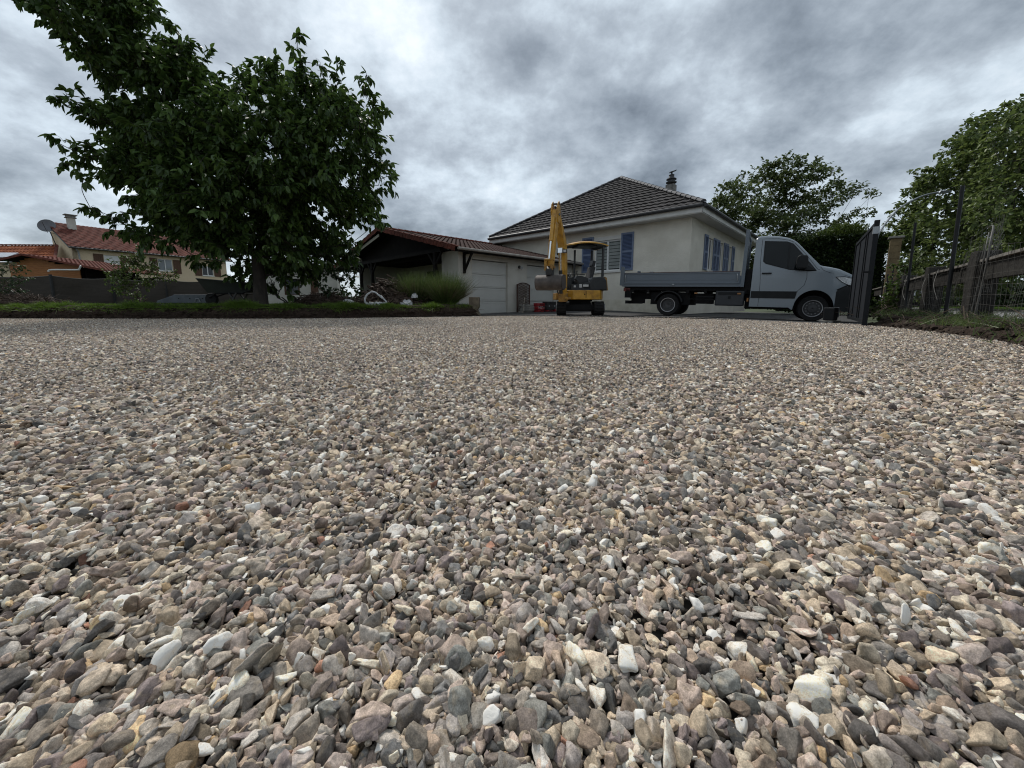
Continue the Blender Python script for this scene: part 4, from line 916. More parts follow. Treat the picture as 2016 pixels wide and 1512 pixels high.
# house (upper structure), turned to face the left of the picture
BH = R(180 + 12); fB = Vector((math.cos(BH), math.sin(BH), 0)); sB = Vector((-fB.y, fB.x, 0))   # sB = operator's left, toward camera
def BMx(x, y, z): return fB * x + sB * y + Vector((0, 0, z))
Bm = Matrix(((fB.x, sB.x, 0, 0), (fB.y, sB.y, 0, 0), (0, 0, 1, 0), (0, 0, 0, 1)))
sk = MB()
pl_ = [(.55, -.62), (.62, -.2), (.62, .45), (.5, .66), (-.45, .68)] + [(-.15 - .62 * math.cos(R(a)) * 1.0, .66 * math.sin(R(a)) * 1.03) for a in (70, 50, 30, 10, -10, -30, -50, -70)] + [(-.45, -.68), (.45, -.68)]
sk.prism(pl_, lambda x, y, k: BMx(x, y, .50 if not k else .80)); skirt = sk.build('body_skirt', M_yel, ex, bevel=.035)
MB().obox(BMx(.05, .672, .66), fB, sB, (0, 0, 1), .012, .02, .22).obox(BMx(.1, .681, .665), fB, sB, (0, 0, 1), .03, .01, .04).build('panel_gap', M_chas, skirt)
up_ = MB(); up_.prism([(x * .95, y * .95) for x, y in pl_], lambda x, y, k: BMx(x, y, .80 + .03 * k)); up_.build('deck', M_blkm, ex)
eb = MB(); eb.prism([(-.72, .80), (-.70, 1.12), (-.58, 1.25), (-.2, 1.22), (-.12, 1.08), (.12, 1.04), (.14, .82)], lambda x, z, k: BMx(x, .60 - 1.16 * k, z)); eb.build('engine_cover', M_blkm, ex, bevel=.03)
gr_ = MB()
for i in range(6): gr_.obox(BMx(-.68, .30 - .0 * i, .86 + i * .05), fB, sB, (0, 0, 1), .05, .5, .02)
gr_.build('engine_grille', M_steel, ex)
MB().prism([(-.775, .80), (-.72, 1.22), (-.64, 1.25), (-.70, .80)], lambda x, z, k: BMx(x, .56 - 1.1 * k, z)).build('rear_hood', M_yeld, ex, bevel=.015)
st = MB(); st.box(-.34, .14, -.24, .24, 1.06, 1.18, Bm); sto = st.build('seat', M_blkm, ex, bevel=.03)
Mb2 = Bm @ Matrix.Translation((-.30, 0, 1.16)) @ Matrix.Rotation(R(-14), 4, 'Y')
MB().box(-.06, .06, -.23, .23, 0, .46, Mb2).build('backrest', mat('seat_fabric', (.04, .04, .042), (.02, .02, .022), 12, .8), sto, bevel=.035)
MB().box(-.05, .06, -.14, .14, .48, .66, Mb2).box(-.01, .01, -.08, -.06, .44, .5, Mb2).box(-.01, .01, .06, .08, .44, .5, Mb2).build('headrest', M_blkm, sto, bevel=.03)
co = MB()
for s in (-1, 1):
    co.prism([(-.1, 1.02), (-.12, 1.2), (.14, 1.28), (.30, 1.26), (.34, 1.18), (.2, 1.02)], lambda x, z, k: BMx(x, s * .30 + s * .14 * k, z))
    co.tube([BMx(.24, s * .37, 1.25), BMx(.27, s * .37, 1.37), BMx(.26, s * .36, 1.44)], [.015, .015, .026], 8)
co.prism([(.42, .82), (.40, 1.12), (.46, 1.22), (.58, 1.2), (.6, .82)], lambda x, z, k: BMx(x, -.28 + .56 * k, z))
for y in (-.12, -.04, .05, .12): co.tube([BMx(.5, y, 1.18), BMx(.44, y, 1.36)], [.012, .018], 6)
co.prism([(.1, .83), (.1, 1.02), (.48, 1.0), (.5, .83)], lambda x, z, k: BMx(x, .44 + .14 * k, z))
co.build('control_console', M_blkm, ex, bevel=.01)
ha = MB(); ha.tube(smoothpath([BMx(.56, .52, .85), BMx(.55, .52, 1.25), BMx(.45, .52, 1.32), BMx(.05, .54, 1.30)], 4), .014, 8); ha.tube(smoothpath([BMx(.56, -.30, .85), BMx(.55, -.30, 1.3), BMx(.5, .52, 1.32)], 4), .014, 8); ha.build('grab_rail', M_blkm, ex)
for (x_, z_, w_, h_) in ((.42, .92, .07, .06), (.22, .94, .09, .11), (.04, .95, .19, .07)): lb = MB(); lb.obox(BMx(x_, .605, z_), fB, sB, (0, 0, 1), w_, .008, h_); lb.build('sticker', mat('sticker', (.55, .55, .53), (.3, .3, .3), 60, .5), ex)
MB().prism([(-.12, .82), (-.1, 1.0), (.48, .98), (.5, .82)], lambda x, z, k: BMx(x, .56 + .04 * k, z)).build('side_panel', M_blkm, ex)
for x_, y_, r_ in ((-.60, -.46, .042), (-.60, .46, .042), (.02, -.50, .036)): cnp = MB(); cnp.tube([BMx(x_, y_, .8), BMx(x_, y_, 2.22)], r_, 10); cnp.build('canopy_post', M_blkm, ex)
cn = MB(); nx_, ny_ = 12, 10; V = []; 
for i in range(nx_ + 1):
    for j in range(ny_ + 1):
        u = -1 + 2 * i / nx_; v = -1 + 2 * j / ny_; sx = u * math.sqrt(max(0, 1 - v * v * .22)); sy = v * math.sqrt(max(0, 1 - u * u * .25))
        V.append(BMx(-.12 + sx * .72, sy * .60, 2.27 + .16 * (1 - u * u * .75) * (1 - v * v * .6) - .02 * abs(u) ** 3))
n_ = len(V); V2 = [p - Vector((0, 0, .035 + .0)) for p in V]
I = lambda i, j: i * (ny_ + 1) + j
Ft = [(I(i, j), I(i + 1, j), I(i + 1, j + 1), I(i, j + 1)) for i in range(nx_) for j in range(ny_)]
rim_ = [I(i, 0) for i in range(nx_ + 1)] + [I(nx_, j) for j in range(1, ny_ + 1)] + [I(i, ny_) for i in range(nx_ - 1, -1, -1)] + [I(0, j) for j in range(ny_ - 1, 0, -1)]
cn.add(V + V2, Ft + [(rim_[k], rim_[(k + 1) % len(rim_)], rim_[(k + 1) % len(rim_)] + n_, rim_[k] + n_) for k in range(len(rim_))]); cpy = cn.build('canopy', M_yel, ex, smooth=True, ang=50)
cu = MB(); cu.add([BMx(-.12 + (p.dot(fB) + .12) * .97, p.dot(sB) * .97, min(p.z - .03, 2.33)) for p in V] , Ft); cu.build('canopy_lining', M_blkm, cpy)
cu = MB(); cu.box(-.45, .2, -.3, .3, 2.24, 2.30, Bm); cu.build('canopy_frame', M_blkm, cpy)
mi = MB(); mi.obox(BMx(.62, -.5, 2.14), (fB + sB).normalized(), (sB - fB).normalized(), (0, 0, 1), .16, .05, .22); mi.tube([BMx(.6, -.42, 2.24), BMx(.62, -.5, 2.2)], .012, 6); mi.build('mirror', M_blkm, ex, bevel=.03)
# boom swing bracket at the front corner; boom plane points toward the camera, a little left
bd_ = Vector((-.40, -.917, 0)).normalized(); bs = Vector((-bd_.y, bd_.x, 0)); BF = Vector((1.60 - 2.32, 12.25 - 13.35, 0))
def P3(r_, z, s=0): return BF + bd_ * r_ + bs * s + Vector((0, 0, z - .05))
sw = MB(); sw.obox(BMx(.75, .30, .60), fB, sB, (0, 0, 1), .5, .34, .22); sw.lathe(BF + Vector((0, 0, .42)), (0, 0, 1), [(0, .10), (.32, .10)], 16); sw.obox(P3(-.04, .60), bd_, bs, (0, 0, 1), .24, .24, .26)
sw.tube([BMx(.6, .2, .6), BF + Vector((.0, .0, .55))], .13, 10)
sw.obox(P3(.1, .58, .20), bd_, bs, (0, 0, 1), .1, .18, .07); sw.build('swing_bracket', M_yeld, ex, bevel=.015)
def plateplane(name, outline, s0, s1, m, par=ex, bevel=.012): return MB().prism(outline, lambda r_, z, k: P3(r_, z, s0 + (s1 - s0) * k)).build(name, m, par, bevel=bevel)
# boom: foot, kink, tip
boom = plateplane('boom', [(-.09, .62), (.07, .62), (.15, 1.2), (.17, 1.75), (.27, 2.12), (.62, 2.62), (.90, 2.92), (.90, 3.02), (.80, 3.02), (.50, 2.72), (.08, 2.30), (-.05, 2.0), (-.10, 1.4)], -.105, .105, M_yel)
cyl = MB(); cyl.tube([P3(.22, .72), P3(.30, 1.42)], .055, 14); cyl.build('boom_cylinder', M_blkm, boom, smooth=True)
cyl = MB(); cyl.tube([P3(.30, 1.42), P3(.36, 1.95)], .03, 12); cyl.obox(P3(.34, 2.0), bd_, bs, (0, 0, 1), .12, .14, .14); cyl.build('cylinder_rod', M_chrome, boom, smooth=True)
cyl = MB(); cyl.tube([P3(.02, 2.34), P3(.5, 2.86)], .05, 12); cyl.build('arm_cylinder', M_yel, boom, smooth=True)
cyl = MB(); cyl.tube([P3(.5, 2.86), P3(.80, 3.18)], .026, 12); cyl.build('cylinder_rod', M_chrome, boom, smooth=True)
lamp_ = MB(); lamp_.obox(P3(.30, 1.98, .13), bd_, bs, (0, 0, 1), .06, .12, .10); lamp_.build('work_light', M_blkm, boom, bevel=.01); MB().obox(P3(.335, 1.98, .13), bd_, bs, (0, 0, 1), .008, .09, .07).build('work_light_lens', M_lens, boom)
ho = MB()
for q in (-.03, 0, .03, .05): ho.tube(smoothpath([P3(-.08, .7, q), P3(-.14, 1.4, q), P3(-.12, 2.02, q), P3(.1, 2.42, q), P3(.55, 2.9, q * .8), P3(.82, 3.06, q)], 5), .013, 6)
ho.tube(smoothpath([P3(.0, .66, -.10), P3(.08, .85, -.17), P3(.06, 1.05, -.12)], 5), .014, 6); ho.tube(smoothpath([BMx(.5, .4, .8), P3(.02, .75, -.16), P3(-.06, .95, -.10)], 5), .016, 6)
ho.build('hoses', M_blkm, boom)
for s in (-.10, .075): plateplane('arm_head_plate', [(.78, 2.70), (.98, 2.70), (1.06, 3.00), (1.0, 3.20), (.88, 3.30), (.78, 3.24), (.74, 3.0)], s, s + .028, M_yel)
arm = plateplane('arm', [(.84, 2.60), (.86, 3.02), (1.0, 3.05), (1.08, 2.7), (1.26, 2.1), (1.36, 1.52), (1.34, 1.36), (1.24, 1.36), (1.18, 1.55), (1.02, 2.15)], -.08, .08, M_yel)
MB().cyl(P3(.90, 2.92, -.13), P3(.90, 2.92, .13), .035).cyl(P3(.88, 3.22, -.12), P3(.88, 3.22, .12), .03).build('pivot_pin', M_steel, arm)
cy = MB(); cy.tube([P3(1.12, 2.85), P3(1.30, 2.14)], .05, 14); cy.build('bucket_cylinder', M_yel, arm, smooth=True)
cy = MB(); cy.tube([P3(1.30, 2.14), P3(1.45, 1.62)], .026, 12); cy.build('bucket_rod', M_chrome, arm, smooth=True)
lk = MB()
for s in (-.10, .08): lk.bar(P3(1.45, 1.62, s), P3(1.30, 1.60, s), .03, .07, up=bs); lk.bar(P3(1.45, 1.64, s), P3(1.42, 1.33, s), .03, .07, up=bs)
lk.cyl(P3(1.45, 1.62, -.12), P3(1.45, 1.62, .12), .03); lk.cyl(P3(1.29, 1.42, -.13), P3(1.29, 1.42, .13), .035); lk.build('bucket_linkage', M_yeld, arm)
plateplane('quick_coupler', [(1.20, 1.42), (1.34, 1.46), (1.46, 1.36), (1.45, 1.20), (1.32, 1.17), (1.22, 1.22)], -.09, .09, M_blkm, arm)
# wide grading bucket: curved shell with end plates
bk = MB(); prof = []; cxr, czr = 1.34, 1.0
for i in range(13):
    a = R(100 - 230 * i / 12); prof.append((1.30 + .0 + .22 * math.cos(a), 1.0 + .215 * math.sin(a)))
prof = [(1.12, 1.22)] + prof + [(1.02, .86)]
hwb = .395; Vb = []; inner = [(1.24 + (r_ - 1.24) * .93, 1.0 + (z - 1.0) * .93) for r_, z in prof]
m_ = len(prof)
for k, s in enumerate((-hwb, hwb)):
    Vb += [P3(r_, z, s) for r_, z in prof] + [P3(r_, z, s) for r_, z in inner]
Fb = []
for i in range(m_ - 1): Fb += [(i, i + 1, 2 * m_ + i + 1, 2 * m_ + i), (m_ + i, 3 * m_ + i, 3 * m_ + i + 1, m_ + i + 1), (i, m_ + i, m_ + i + 1, i + 1), (2 * m_ + i, 2 * m_ + i + 1, 3 * m_ + i + 1, 3 * m_ + i)]
Fb += [(0, 2 * m_, 3 * m_, m_), (m_ - 1, 2 * m_ - 1, 4 * m_ - 1, 3 * m_ - 1)]
bk.add(Vb, Fb)
for s in (-hwb, hwb - .018): bk.prism(prof, lambda r_, z, k: P3(r_, z, s + .018 * k))
bko = bk.build('bucket', M_buck, ex, smooth=True, ang=40)
be = MB(); be.obox(P3(1.34, 1.2, -.07), bd_, bs, (0, 0, 1), .2, .02, .12); be.obox(P3(1.34, 1.2, .07), bd_, bs, (0, 0, 1), .2, .02, .12); be.obox(P3(1.05, .86), bd_, bs, (0, 0, 1), .14, hwb * 2.02, .018); be.build('bucket_lugs', M_buck, bko)
# ================================================================== GATE, FENCES, STREET
M_gate = mat('anthracite_metal', (.012, .0135, .016), (.009, .0105, .0125), 4, .65, spec=.2)
gA = Vector((6.33, 6.93, 0)); gB = Vector((7.93, 9.10, 0)); gd_ = (gB - gA).normalized(); gn = Vector((-gd_.y, gd_.x, 0)); GLn = (gB - gA).length
gate = thing('gate', gA, 0, 'open anthracite metal driveway gate leaf standing in front of the truck bonnet', 'gate')
def GP(t, z, s=0): return gd_ * t + gn * s + Vector((0, 0, z))
gz0, gz1 = .06, 1.80
fm = MB()
fm.bar(GP(.0, .0), GP(.0, 1.83), .07, .07, up=gd_); fm.bar(GP(GLn, gz0), GP(GLn, gz1 - .02), .06, .06, up=gd_)
fm.bar(GP(.035, gz0 + .03), GP(GLn - .03, gz0 + .03), .055, .06); fm.bar(GP(.035, gz1 - .03), GP(GLn - .03, gz1 - .05), .055, .06)
for t in (.82, 1.1, 1.95): fm.bar(GP(t, gz0 + .06), GP(t, gz1 - .07), .05, .055, up=gd_)
fm.build('gate_frame', M_gate, gate)
pn = MB()
for a, b in ((.035, .795), (.845, 1.075), (1.125, 1.925), (1.975, GLn - .03)): pn.obox(GP((a + b) / 2, (gz0 + gz1) / 2), gd_, gn, (0, 0, 1), b - a, .02, gz1 - gz0 - .12)
pn.build('gate_panel', mat('anthracite_panel', (.015, .0175, .022), (.012, .014, .018), 3, .7, spec=.2), gate)
MB().obox(GP(-.002, 1.66, .0), gd_, gn, (0, 0, 1), .08, .085, .12).build('hinge_plate', M_galv, gate)
MB().bar(GP(.0, -.06), GP(.0, .0), .05).build('ground_bolt', M_galv, gate)
MB().obox(GP(-.04, .95, .06), gd_, gn, (0, 0, 1), .02, .10, .03).build('handle', M_chas, gate)
# motor box and rail on the ground by the gate
mo = thing('gate_motor', (7.05, 8.55, -.02), R(35), 'small grey gate motor box on its bracket below the truck bumper', 'motor')
b = MB(); b.box(-.16, .10, -.1, .1, .06, .34); b.build('housing', M_blk, mo, bevel=.02); b = MB(); b.box(.11, .2, -.09, .09, .12, .34); b.build('cover', M_galv, mo, bevel=.01); b = MB(); b.box(-.3, .25, -.12, .12, 0.0, .055); b.box(-.42, -.3, -.03, .03, .0, .03); b.build('base_plate', M_conc, mo)
# gate pillars of split-faced yellow block
M_yb = mat('yellow_block', (.17, .122, .06), (.11, .08, .04), 5, .9, bump=.6, bscale=30)
def pillar(x, y, w_, h_, label, rz=R(50)):
    p = thing('gate_pillar', (x, y, .02), rz, label, 'pillar'); m = MB(); z = 0; k = 0
    while z < h_ - .01: m.box(-w_ / 2, w_ / 2, -w_ / 2, w_ / 2, z, min(z + .2, h_) - .012); m.box(-w_ / 2 + .012, w_ / 2 - .012, -w_ / 2 + .012, w_ / 2 - .012, min(z + .2, h_) - .012, min(z + .2, h_)); z += .2; k += 1
    m.build('shaft', M_yb, p); c = MB(); c.box(-w_ / 2 - .05, w_ / 2 + .05, -w_ / 2 - .05, w_ / 2 + .05, h_, h_ + .06); c.build('cap', M_conc, p, bevel=.01)
pillar(12.05, 13.5, .38, 2.12, 'yellow block gate pillar behind the truck bonnet, left of the gate leaf')
pillar(12.08, 12.5, .26, 2.42, 'taller yellow block gate pillar half hidden by the gate leaf')
# street lamp with a long curved arm
lp = thing('street_lamp', (13.75, 15, .1), 0, 'tall curved grey street lamp arching over the road trees', 'street lamp')
m = MB(); m.tube(smoothpath([(0, 0, 0), (0.0, 0, 3.6), (.25, 0, 4.6), (1.0, 0, 5.6), (2.1, 0, 6.25), (3.1, 0, 6.5)], 6), [.06] * 7 + [.05] * 24, 8); m.build('pole', M_galv, lp, smooth=True); lp.scale = (.68, .68, .68)
m = MB(); m.prism([(3.0, 6.44), (3.1, 6.56), (3.6, 6.58), (3.7, 6.5), (3.55, 6.44)], lambda x, z, k: (x, -.1 + .2 * k, z)); m.build('lamp_head', M_galv, lp)
# street beyond the fence
FD = Vector((.615, .788, 0)); FN = Vector((.788, -.615, 0)); F0 = Vector((5.6, 4.2, 0))
def FP(t, n=0, z=0): return F0 + FD * t + FN * n + Vector((0, 0, z))
def strip(name, n0, n1, z, m, t0=-14, t1=60):
    return sheet(name, [FP(t0, n0).xy[:], FP(t1, n0).xy[:], FP(t1, n1).xy[:], FP(t0, n1).xy[:]], z, m)
strip('footpath', .9, 4.2, .12, M_road); strip('grass_verge', 4.35, 8.5, .16, M_lawn); strip('street', 8.5, 16, .05, M_asph, -14, 80); strip('far_verge', 16, 60, .14, M_lawn, -14, 90)
kb = MB(); kb.bar(FP(-14, 4.27, .1), FP(60, 4.27, .1), .15, .16); k_o = kb.build('kerb', M_conc); tag(k_o, kind='structure')
# old concrete post and rail fence
M_oldc = mat('weathered_concrete_backlit', (.04, .037, .032), (.02, .018, .016), 6, .95, bump=.8, bscale=30, c3=(.06, .056, .05), spec=.2)  # old concrete, darkened further: its backlit shade is put into the colour
cf = thing('concrete_fence', FP(0, 0, 0), 0, 'old weathered concrete post and rail fence along the right edge of the gravel', 'fence')
def fp(t, n, z): return FP(t, n, z) - F0
rl = MB(); jag = mat('pale_worn_rail', (.22, .20, .175), (.09, .082, .07), 9, .95, bump=.6, bscale=40)
t = -8.0
while t < 14:
    rl.obox(fp(t + .148, -.02 + .004 * random.random(), .975 + .008 * random.random()), FD, FN, (0, 0, 1), .288, .15, .035); t += .3
rl.build('cap_stone', jag, cf)
r2 = MB(); r2.obox(fp(3, 0, .84), FD, FN, (0, 0, 1), 22, .09, .235); r2.build('rail', M_oldc, cf)
for k, t in enumerate((-7.6, -4.5, -1.4, 1.68, 4.55, 7.4, 10.2)):
    p = MB(); w_ = .40
    p.prism([(-w_ / 2, .05), (-w_ / 2 + .02, .98), (-w_ / 2 + .06, 1.12), (w_ / 2 - .09, 1.13), (w_ / 2 - .03, .95), (w_ / 2, .05)], lambda x, z, kk: fp(t + x, -.13 + .24 * kk, z)); p.build('post', M_oldc, cf, bevel=.02)
# wire mesh fence in front of it on dark green steel posts
M_wire = mat('wire_green', (.03, .045, .038), (.02, .03, .025), 20, .5); M_wireg = mat('old_wire', (.085, .08, .07), (.05, .046, .04), 9, .6)
wf_ = thing('wire_fence', FP(0, -.14, 0), 0, 'slack rusty wire mesh fence on dark steel posts in front of the concrete fence', 'fence')
def wp(t, n, z): return fp(t, n, z)
for (t, h_, r_, ln) in ((-3.2, 2.1, .024, 0), (2.55, 2.22, .026, .10), (6.2, 2.25, .024, 0), (8.7, 1.5, .016, 0), (9.6, 1.3, .014, 0), (10.6, 1.3, .014, 0)):
    MB().tube([wp(t, 0, .0), wp(t + ln * .2, -.03 + ln * .0, h_)], r_, 8).build('post', M_blk, wf_)
wr = MB(); t = -6.0; g_r = random.Random(3)
def sag(t, z): return .05 * math.sin(t * 1.9 + z * 3) + .035 * math.sin(t * 5.3 + z)
while t < 8.0:
    zt = 1.05 + .1 * math.sin(t * 1.1); P = [wp(t + .02 * math.sin(z * 7 + t * 9), sag(t, z) * (z / 1.0), z) for z in np.linspace(.08, zt, 7)]; wr.tube(P, .0017, 3, caps=False); t += .105
for z in (.12, .25, .38, .5, .62, .75, .9, 1.05):
    P = [wp(tt, sag(tt, z) * z, z + .012 * math.sin(tt * 4 + z * 9) + (.1 * math.sin(tt * 1.1) if z > 1 else 0)) for tt in np.arange(-6, 8.05, .12)]; wr.tube(P, .0019, 3, caps=False)
wr.build('wire_mesh', M_wireg, wf_)
# loose roll of netting bulging above the near post
rn_ = MB()
for k in range(15):
    z0 = .55 + k * .05; P = [wp(1.15 + .9 * s_ + .12 * math.sin(k), .05 + .16 * math.sin(s_ * math.pi), z0 + .30 * math.sin(s_ * math.pi * .9) * (k / 15)) for s_ in np.linspace(0, 1, 9)]; rn_.tube(P, .0018, 3, caps=False)
for j in range(16):
    P = [wp(1.15 + .9 * j / 15, .05 + .16 * math.sin(j / 15 * math.pi), z + .30 * math.sin(j / 15 * math.pi * .9) * ((z - .55) / .75)) for z in np.linspace(.55, 1.3, 6)]; rn_.tube(P, .0016, 3, caps=False)
rn_.tube(smoothpath([wp(1.12, .0, .2), wp(1.13, .03, .8), wp(1.2, .05, 1.2), wp(1.42, .1, 1.42), wp(1.7, .12, 1.44)], 6), .011, 6)
rn_.tube(smoothpath([wp(1.32, .0, .2), wp(1.3, .03, .7), wp(1.34, .05, 1.15), wp(1.55, .1, 1.36)], 6), .007, 6)
rn_.build('netting_roll', M_wireg, wf_)
for k in range(7):
    a = g_r.uniform(3.0, 7.5); tw = MB(); tw.tube(smoothpath([wp(a, -.02, g_r.uniform(.2, .5)), wp(a + .25, -.05, g_r.uniform(.5, 1.0)), wp(a + .5, .02, g_r.uniform(.4, 1.25)), wp(a + .75, 0, g_r.uniform(.3, .9))], 6), .004, 4)
    tw.build('loose_wire', M_wireg, wf_)
# roots and dead stems lying on the right hand bank
M_twig = mat('dry_twig', (.10, .072, .05), (.05, .035, .025), 12, .95)
NB = lambda t: -.3 - .25 * max(0, t - .14) if t > .14 else -.3 + .055 * (-t)
tw = MB()
for k in range(230):
    t = g_r.uniform(-4, 6.5); n = g_r.uniform(NB(t) + .1, 0); z = .13 + g_r.uniform(-.03, .03); a = g_r.uniform(0, 6.28); L_ = g_r.uniform(.08, .4); p = FP(t, n, z); d = Vector((math.cos(a), math.sin(a), g_r.uniform(-.15, .7))) * L_
    tw.tube(smoothpath([p, p + d * .5 + Vector((0, 0, .03)), p + d], 3), [.006, .006, .005, .005, .004, .003, .002], 4)
for (t, n, hh) in ((.55, -.3, .34), (.75, -.25, .30), (.35, -.3, .25)):
    p = FP(t, n, .02); tw.tube(smoothpath([p, p + FD * .2 + Vector((0, 0, hh * .6)), p + FD * .32 + Vector((0, 0, hh))], 4), .008, 5)
o = tw.build('dead_stems', M_twig); tag(o, 'dry roots and dead stems strewn along the earth bank by the wire fence', 'twigs', kind='stuff')
# ================================================================== PARKED CARS beyond the fence
M_dcar = mat('dark_car_paint', (.016, .018, .022), (.012, .014, .017), 2, .28, coat=.6); M_wcar = mat('white_car_paint', (.62, .63, .64), (.56, .57, .58), 2, .3, coat=.5)
ZC = [(-.02, .62), (.03, .72), (.25, .86), (.9, .98), (1.05, 1.04), (1.75, 1.40), (2.1, 1.46), (2.9, 1.44), (3.4, 1.30), (3.85, .98), (4.15, .9), (4.2, .6)]
def car(loc, rz, label, m, sc_=1.0):
    c = thing('parked_car', loc, rz, label, 'car', 'cars parked on the street beyond the fence')
    def zb(x):
        z = .22
        for wx in (.75, 3.35):
            d = x - wx
            if abs(d) < .36: z = max(z, .31 + math.sqrt(.36 ** 2 - d * d))
        return z
    xs_ = sorted(set(np.round(np.concatenate([np.linspace(-.02, 4.2, 40), np.linspace(.39, 1.11, 15), np.linspace(2.99, 3.71, 15)]), 3)))
    carbody(c, 'body', [float(x) for x in xs_], lambda x: interp(x, ZC), zb, 1.75, .88, .28, m, r=.06, plan=lambda x: .16 * max(0, 1 - x / .5) ** 2 + .1 * max(0, (x - 3.7) / .5) ** 2)
    g = MB(); i2 = lambda z: max(0, z - .88) * .28
    g.prism([(1.2, 1.0), (1.78, 1.33), (2.85, 1.37), (3.5, 1.08), (3.5, .98)], lambda x, z, k: (x, i2(z) - .01 + .012 * k, z)); g.prism([(1.2, 1.0), (1.78, 1.33), (2.85, 1.37), (3.5, 1.08), (3.5, .98)], lambda x, z, k: (x, 1.75 - i2(z) + .01 - .012 * k, z)); g.build('side_window', M_tint, c)
    g = MB(); g.add([(1.08, .18, 1.07), (1.08, 1.57, 1.07), (1.72, 1.42, 1.405), (1.72, .33, 1.405)], [(0, 1, 2, 3)]); g.build('windscreen', M_tint, c)
    g = MB(); g.prism([(.22, .30), (.22, .55), (.875, .58), (1.53, .55), (1.53, .30)], lambda y, z, k: (-.045 - .0 + k * .05, y, z)); g.build('grille', M_chas, c)
    g = MB(); g.tube([(-.05, .45, .62), (-.05, 1.3, .62)], .012, 6); g.tube([(-.05, .4, .52), (-.05, 1.35, .52)], .01, 6); g.build('grille_bar', M_chrome, c)
    for y in (.26, 1.49): g = MB(); g.lathe((-.03, y, .68), (-1, 0, 0), [(-.1, .12), (.02, .12), (.05, .09), (.06, .001)], 16); g.build('headlight', M_lens, c, smooth=True)
    for (x, y, s) in ((.75, .02, 1), (.75, 1.73, -1), (3.35, .02, 1), (3.35, 1.73, -1)): wheel(c, x, y, s, w_=.2, R_=.31, rim=.2)
    for y in (-.1, 1.75): g = MB(); g.box(1.25, 1.4, y, y + .1, .98, 1.1); g.build('mirror', m, c, bevel=.02)
    return c
car((24.6, 22.5, .06), R(50), 'dark compact car with round headlights parked facing the fence', M_dcar)
car((31.2, 30.5, .06), R(52), 'white car parked farther along the street behind the wire fence', M_wcar)
bn = thing('bench', FP(4, 6.3, .16), math.atan2(FD.y, FD.x), 'low concrete bench on the grass verge beyond the fence', 'bench')
m = MB(); m.box(-.9, .9, -.2, .2, .36, .46); m.build('seat', M_conc, bn); 
for x in (-.7, .7): MB().box(x - .08, x + .08, -.17, .17, 0, .36).build('leg', M_conc, bn)
# ================================================================== LEFT GARDEN
M_scr = mat('brown_screen_mesh', (.052, .042, .034), (.040, .033, .027), 2, .9, bump=.2, bscale=90, stretch=(1, 1, 6)); M_pst = mat('screen_post', (.02, .02, .02), (.014, .014, .014), 5, .7)
spts = [(-29.5, 13.6, 1.50), (-25, 15.6, 1.56), (-22.8, 16.5, 1.62), (-20.3, 17.3, 1.65), (-19.35, 19.0, 1.65), (-18.1, 20.5, 1.68), (-16.7, 21.7, 1.69), (-14.9, 23.0, 1.56)]
sf = thing('screen_fence', (-20.3, 17.3, .3), 0, 'brown privacy mesh screen fence on dark posts along the garden', 'fence')
S0 = Vector((-20.3, 17.3, .3)); V = []; F = []; q = 0
for (a, b) in zip(spts[:-1], spts[1:]):
    for i in range(10):
        t = i / 10; x = a[0] + (b[0] - a[0]) * t; y = a[1] + (b[1] - a[1]) * t; zt = a[2] + (b[2] - a[2]) * t - .09 * math.sin(t * math.pi); bow = .05 * math.sin(t * math.pi * 2 + q)
        for j in range(6): V.append((x + bow * math.sin(j), y + bow, .33 + (zt - .33) * j / 5))
    q += 1
n = len(V) // 6; F = [(i * 6 + j, i * 6 + j + 1, (i + 1) * 6 + j + 1, (i + 1) * 6 + j) for i in range(n - 1) for j in range(5)]
m = MB(); m.add([Vector(v) - S0 for v in V], F); so_ = m.build('screen', M_scr, sf); so_.modifiers.new('t', 'SOLIDIFY').thickness = .012
for (x, y, z) in spts: m = MB(); m.bar(Vector((x, y - .05, .3)) - S0, Vector((x, y - .05, z + .05)) - S0, .07); m.build('post', M_pst, sf)
m = MB(); m.tube([Vector((V[i * 6 + 5][0], V[i * 6 + 5][1] - .02, V[i * 6 + 5][2])) - S0 for i in range(n)], .012, 5); m.build('tension_wire', mat('pale_cord', (.2, .19, .17)), sf)
# metal chest
M_bluem = mat('blue_grey_metal', (.085, .10, .115), (.06, .07, .08), 6, .5, metal=.3)
cz = thing('metal_chest', (-11.0, 13.2, LZ + .03), R(4), 'low blue grey metal chest lying on the grass before the screen fence', 'chest')
m = MB(); m.prism([(-.85, 0), (-.80, .12), (-.30, .30), (-.25, .33), (.80, .33), (.85, .02)], lambda x, z, k: (x, -.25 + .5 * k, z)); m.build('shell', M_bluem, cz, bevel=.015)
m = MB(); 
for x in (-.1, .25, .5, .65): m.lathe((x, -.252, .2), (0, -1, 0), [(0, .018), (.01, .018)], 8)
m.box(-.85, .85, -.262, -.245, .03, .06); m.build('rivets', M_chas, cz)
m = MB(); m.tube([(.42, -.27, .1), (.46, -.29, .2), (.55, -.29, .2), (.58, -.27, .08)], .012, 6); m.build('latch', M_galv, cz)
for x in (-.6, .7): MB().box(x, x + .12, -.2, .2, -.06, .0).build('foot', M_chas, cz)
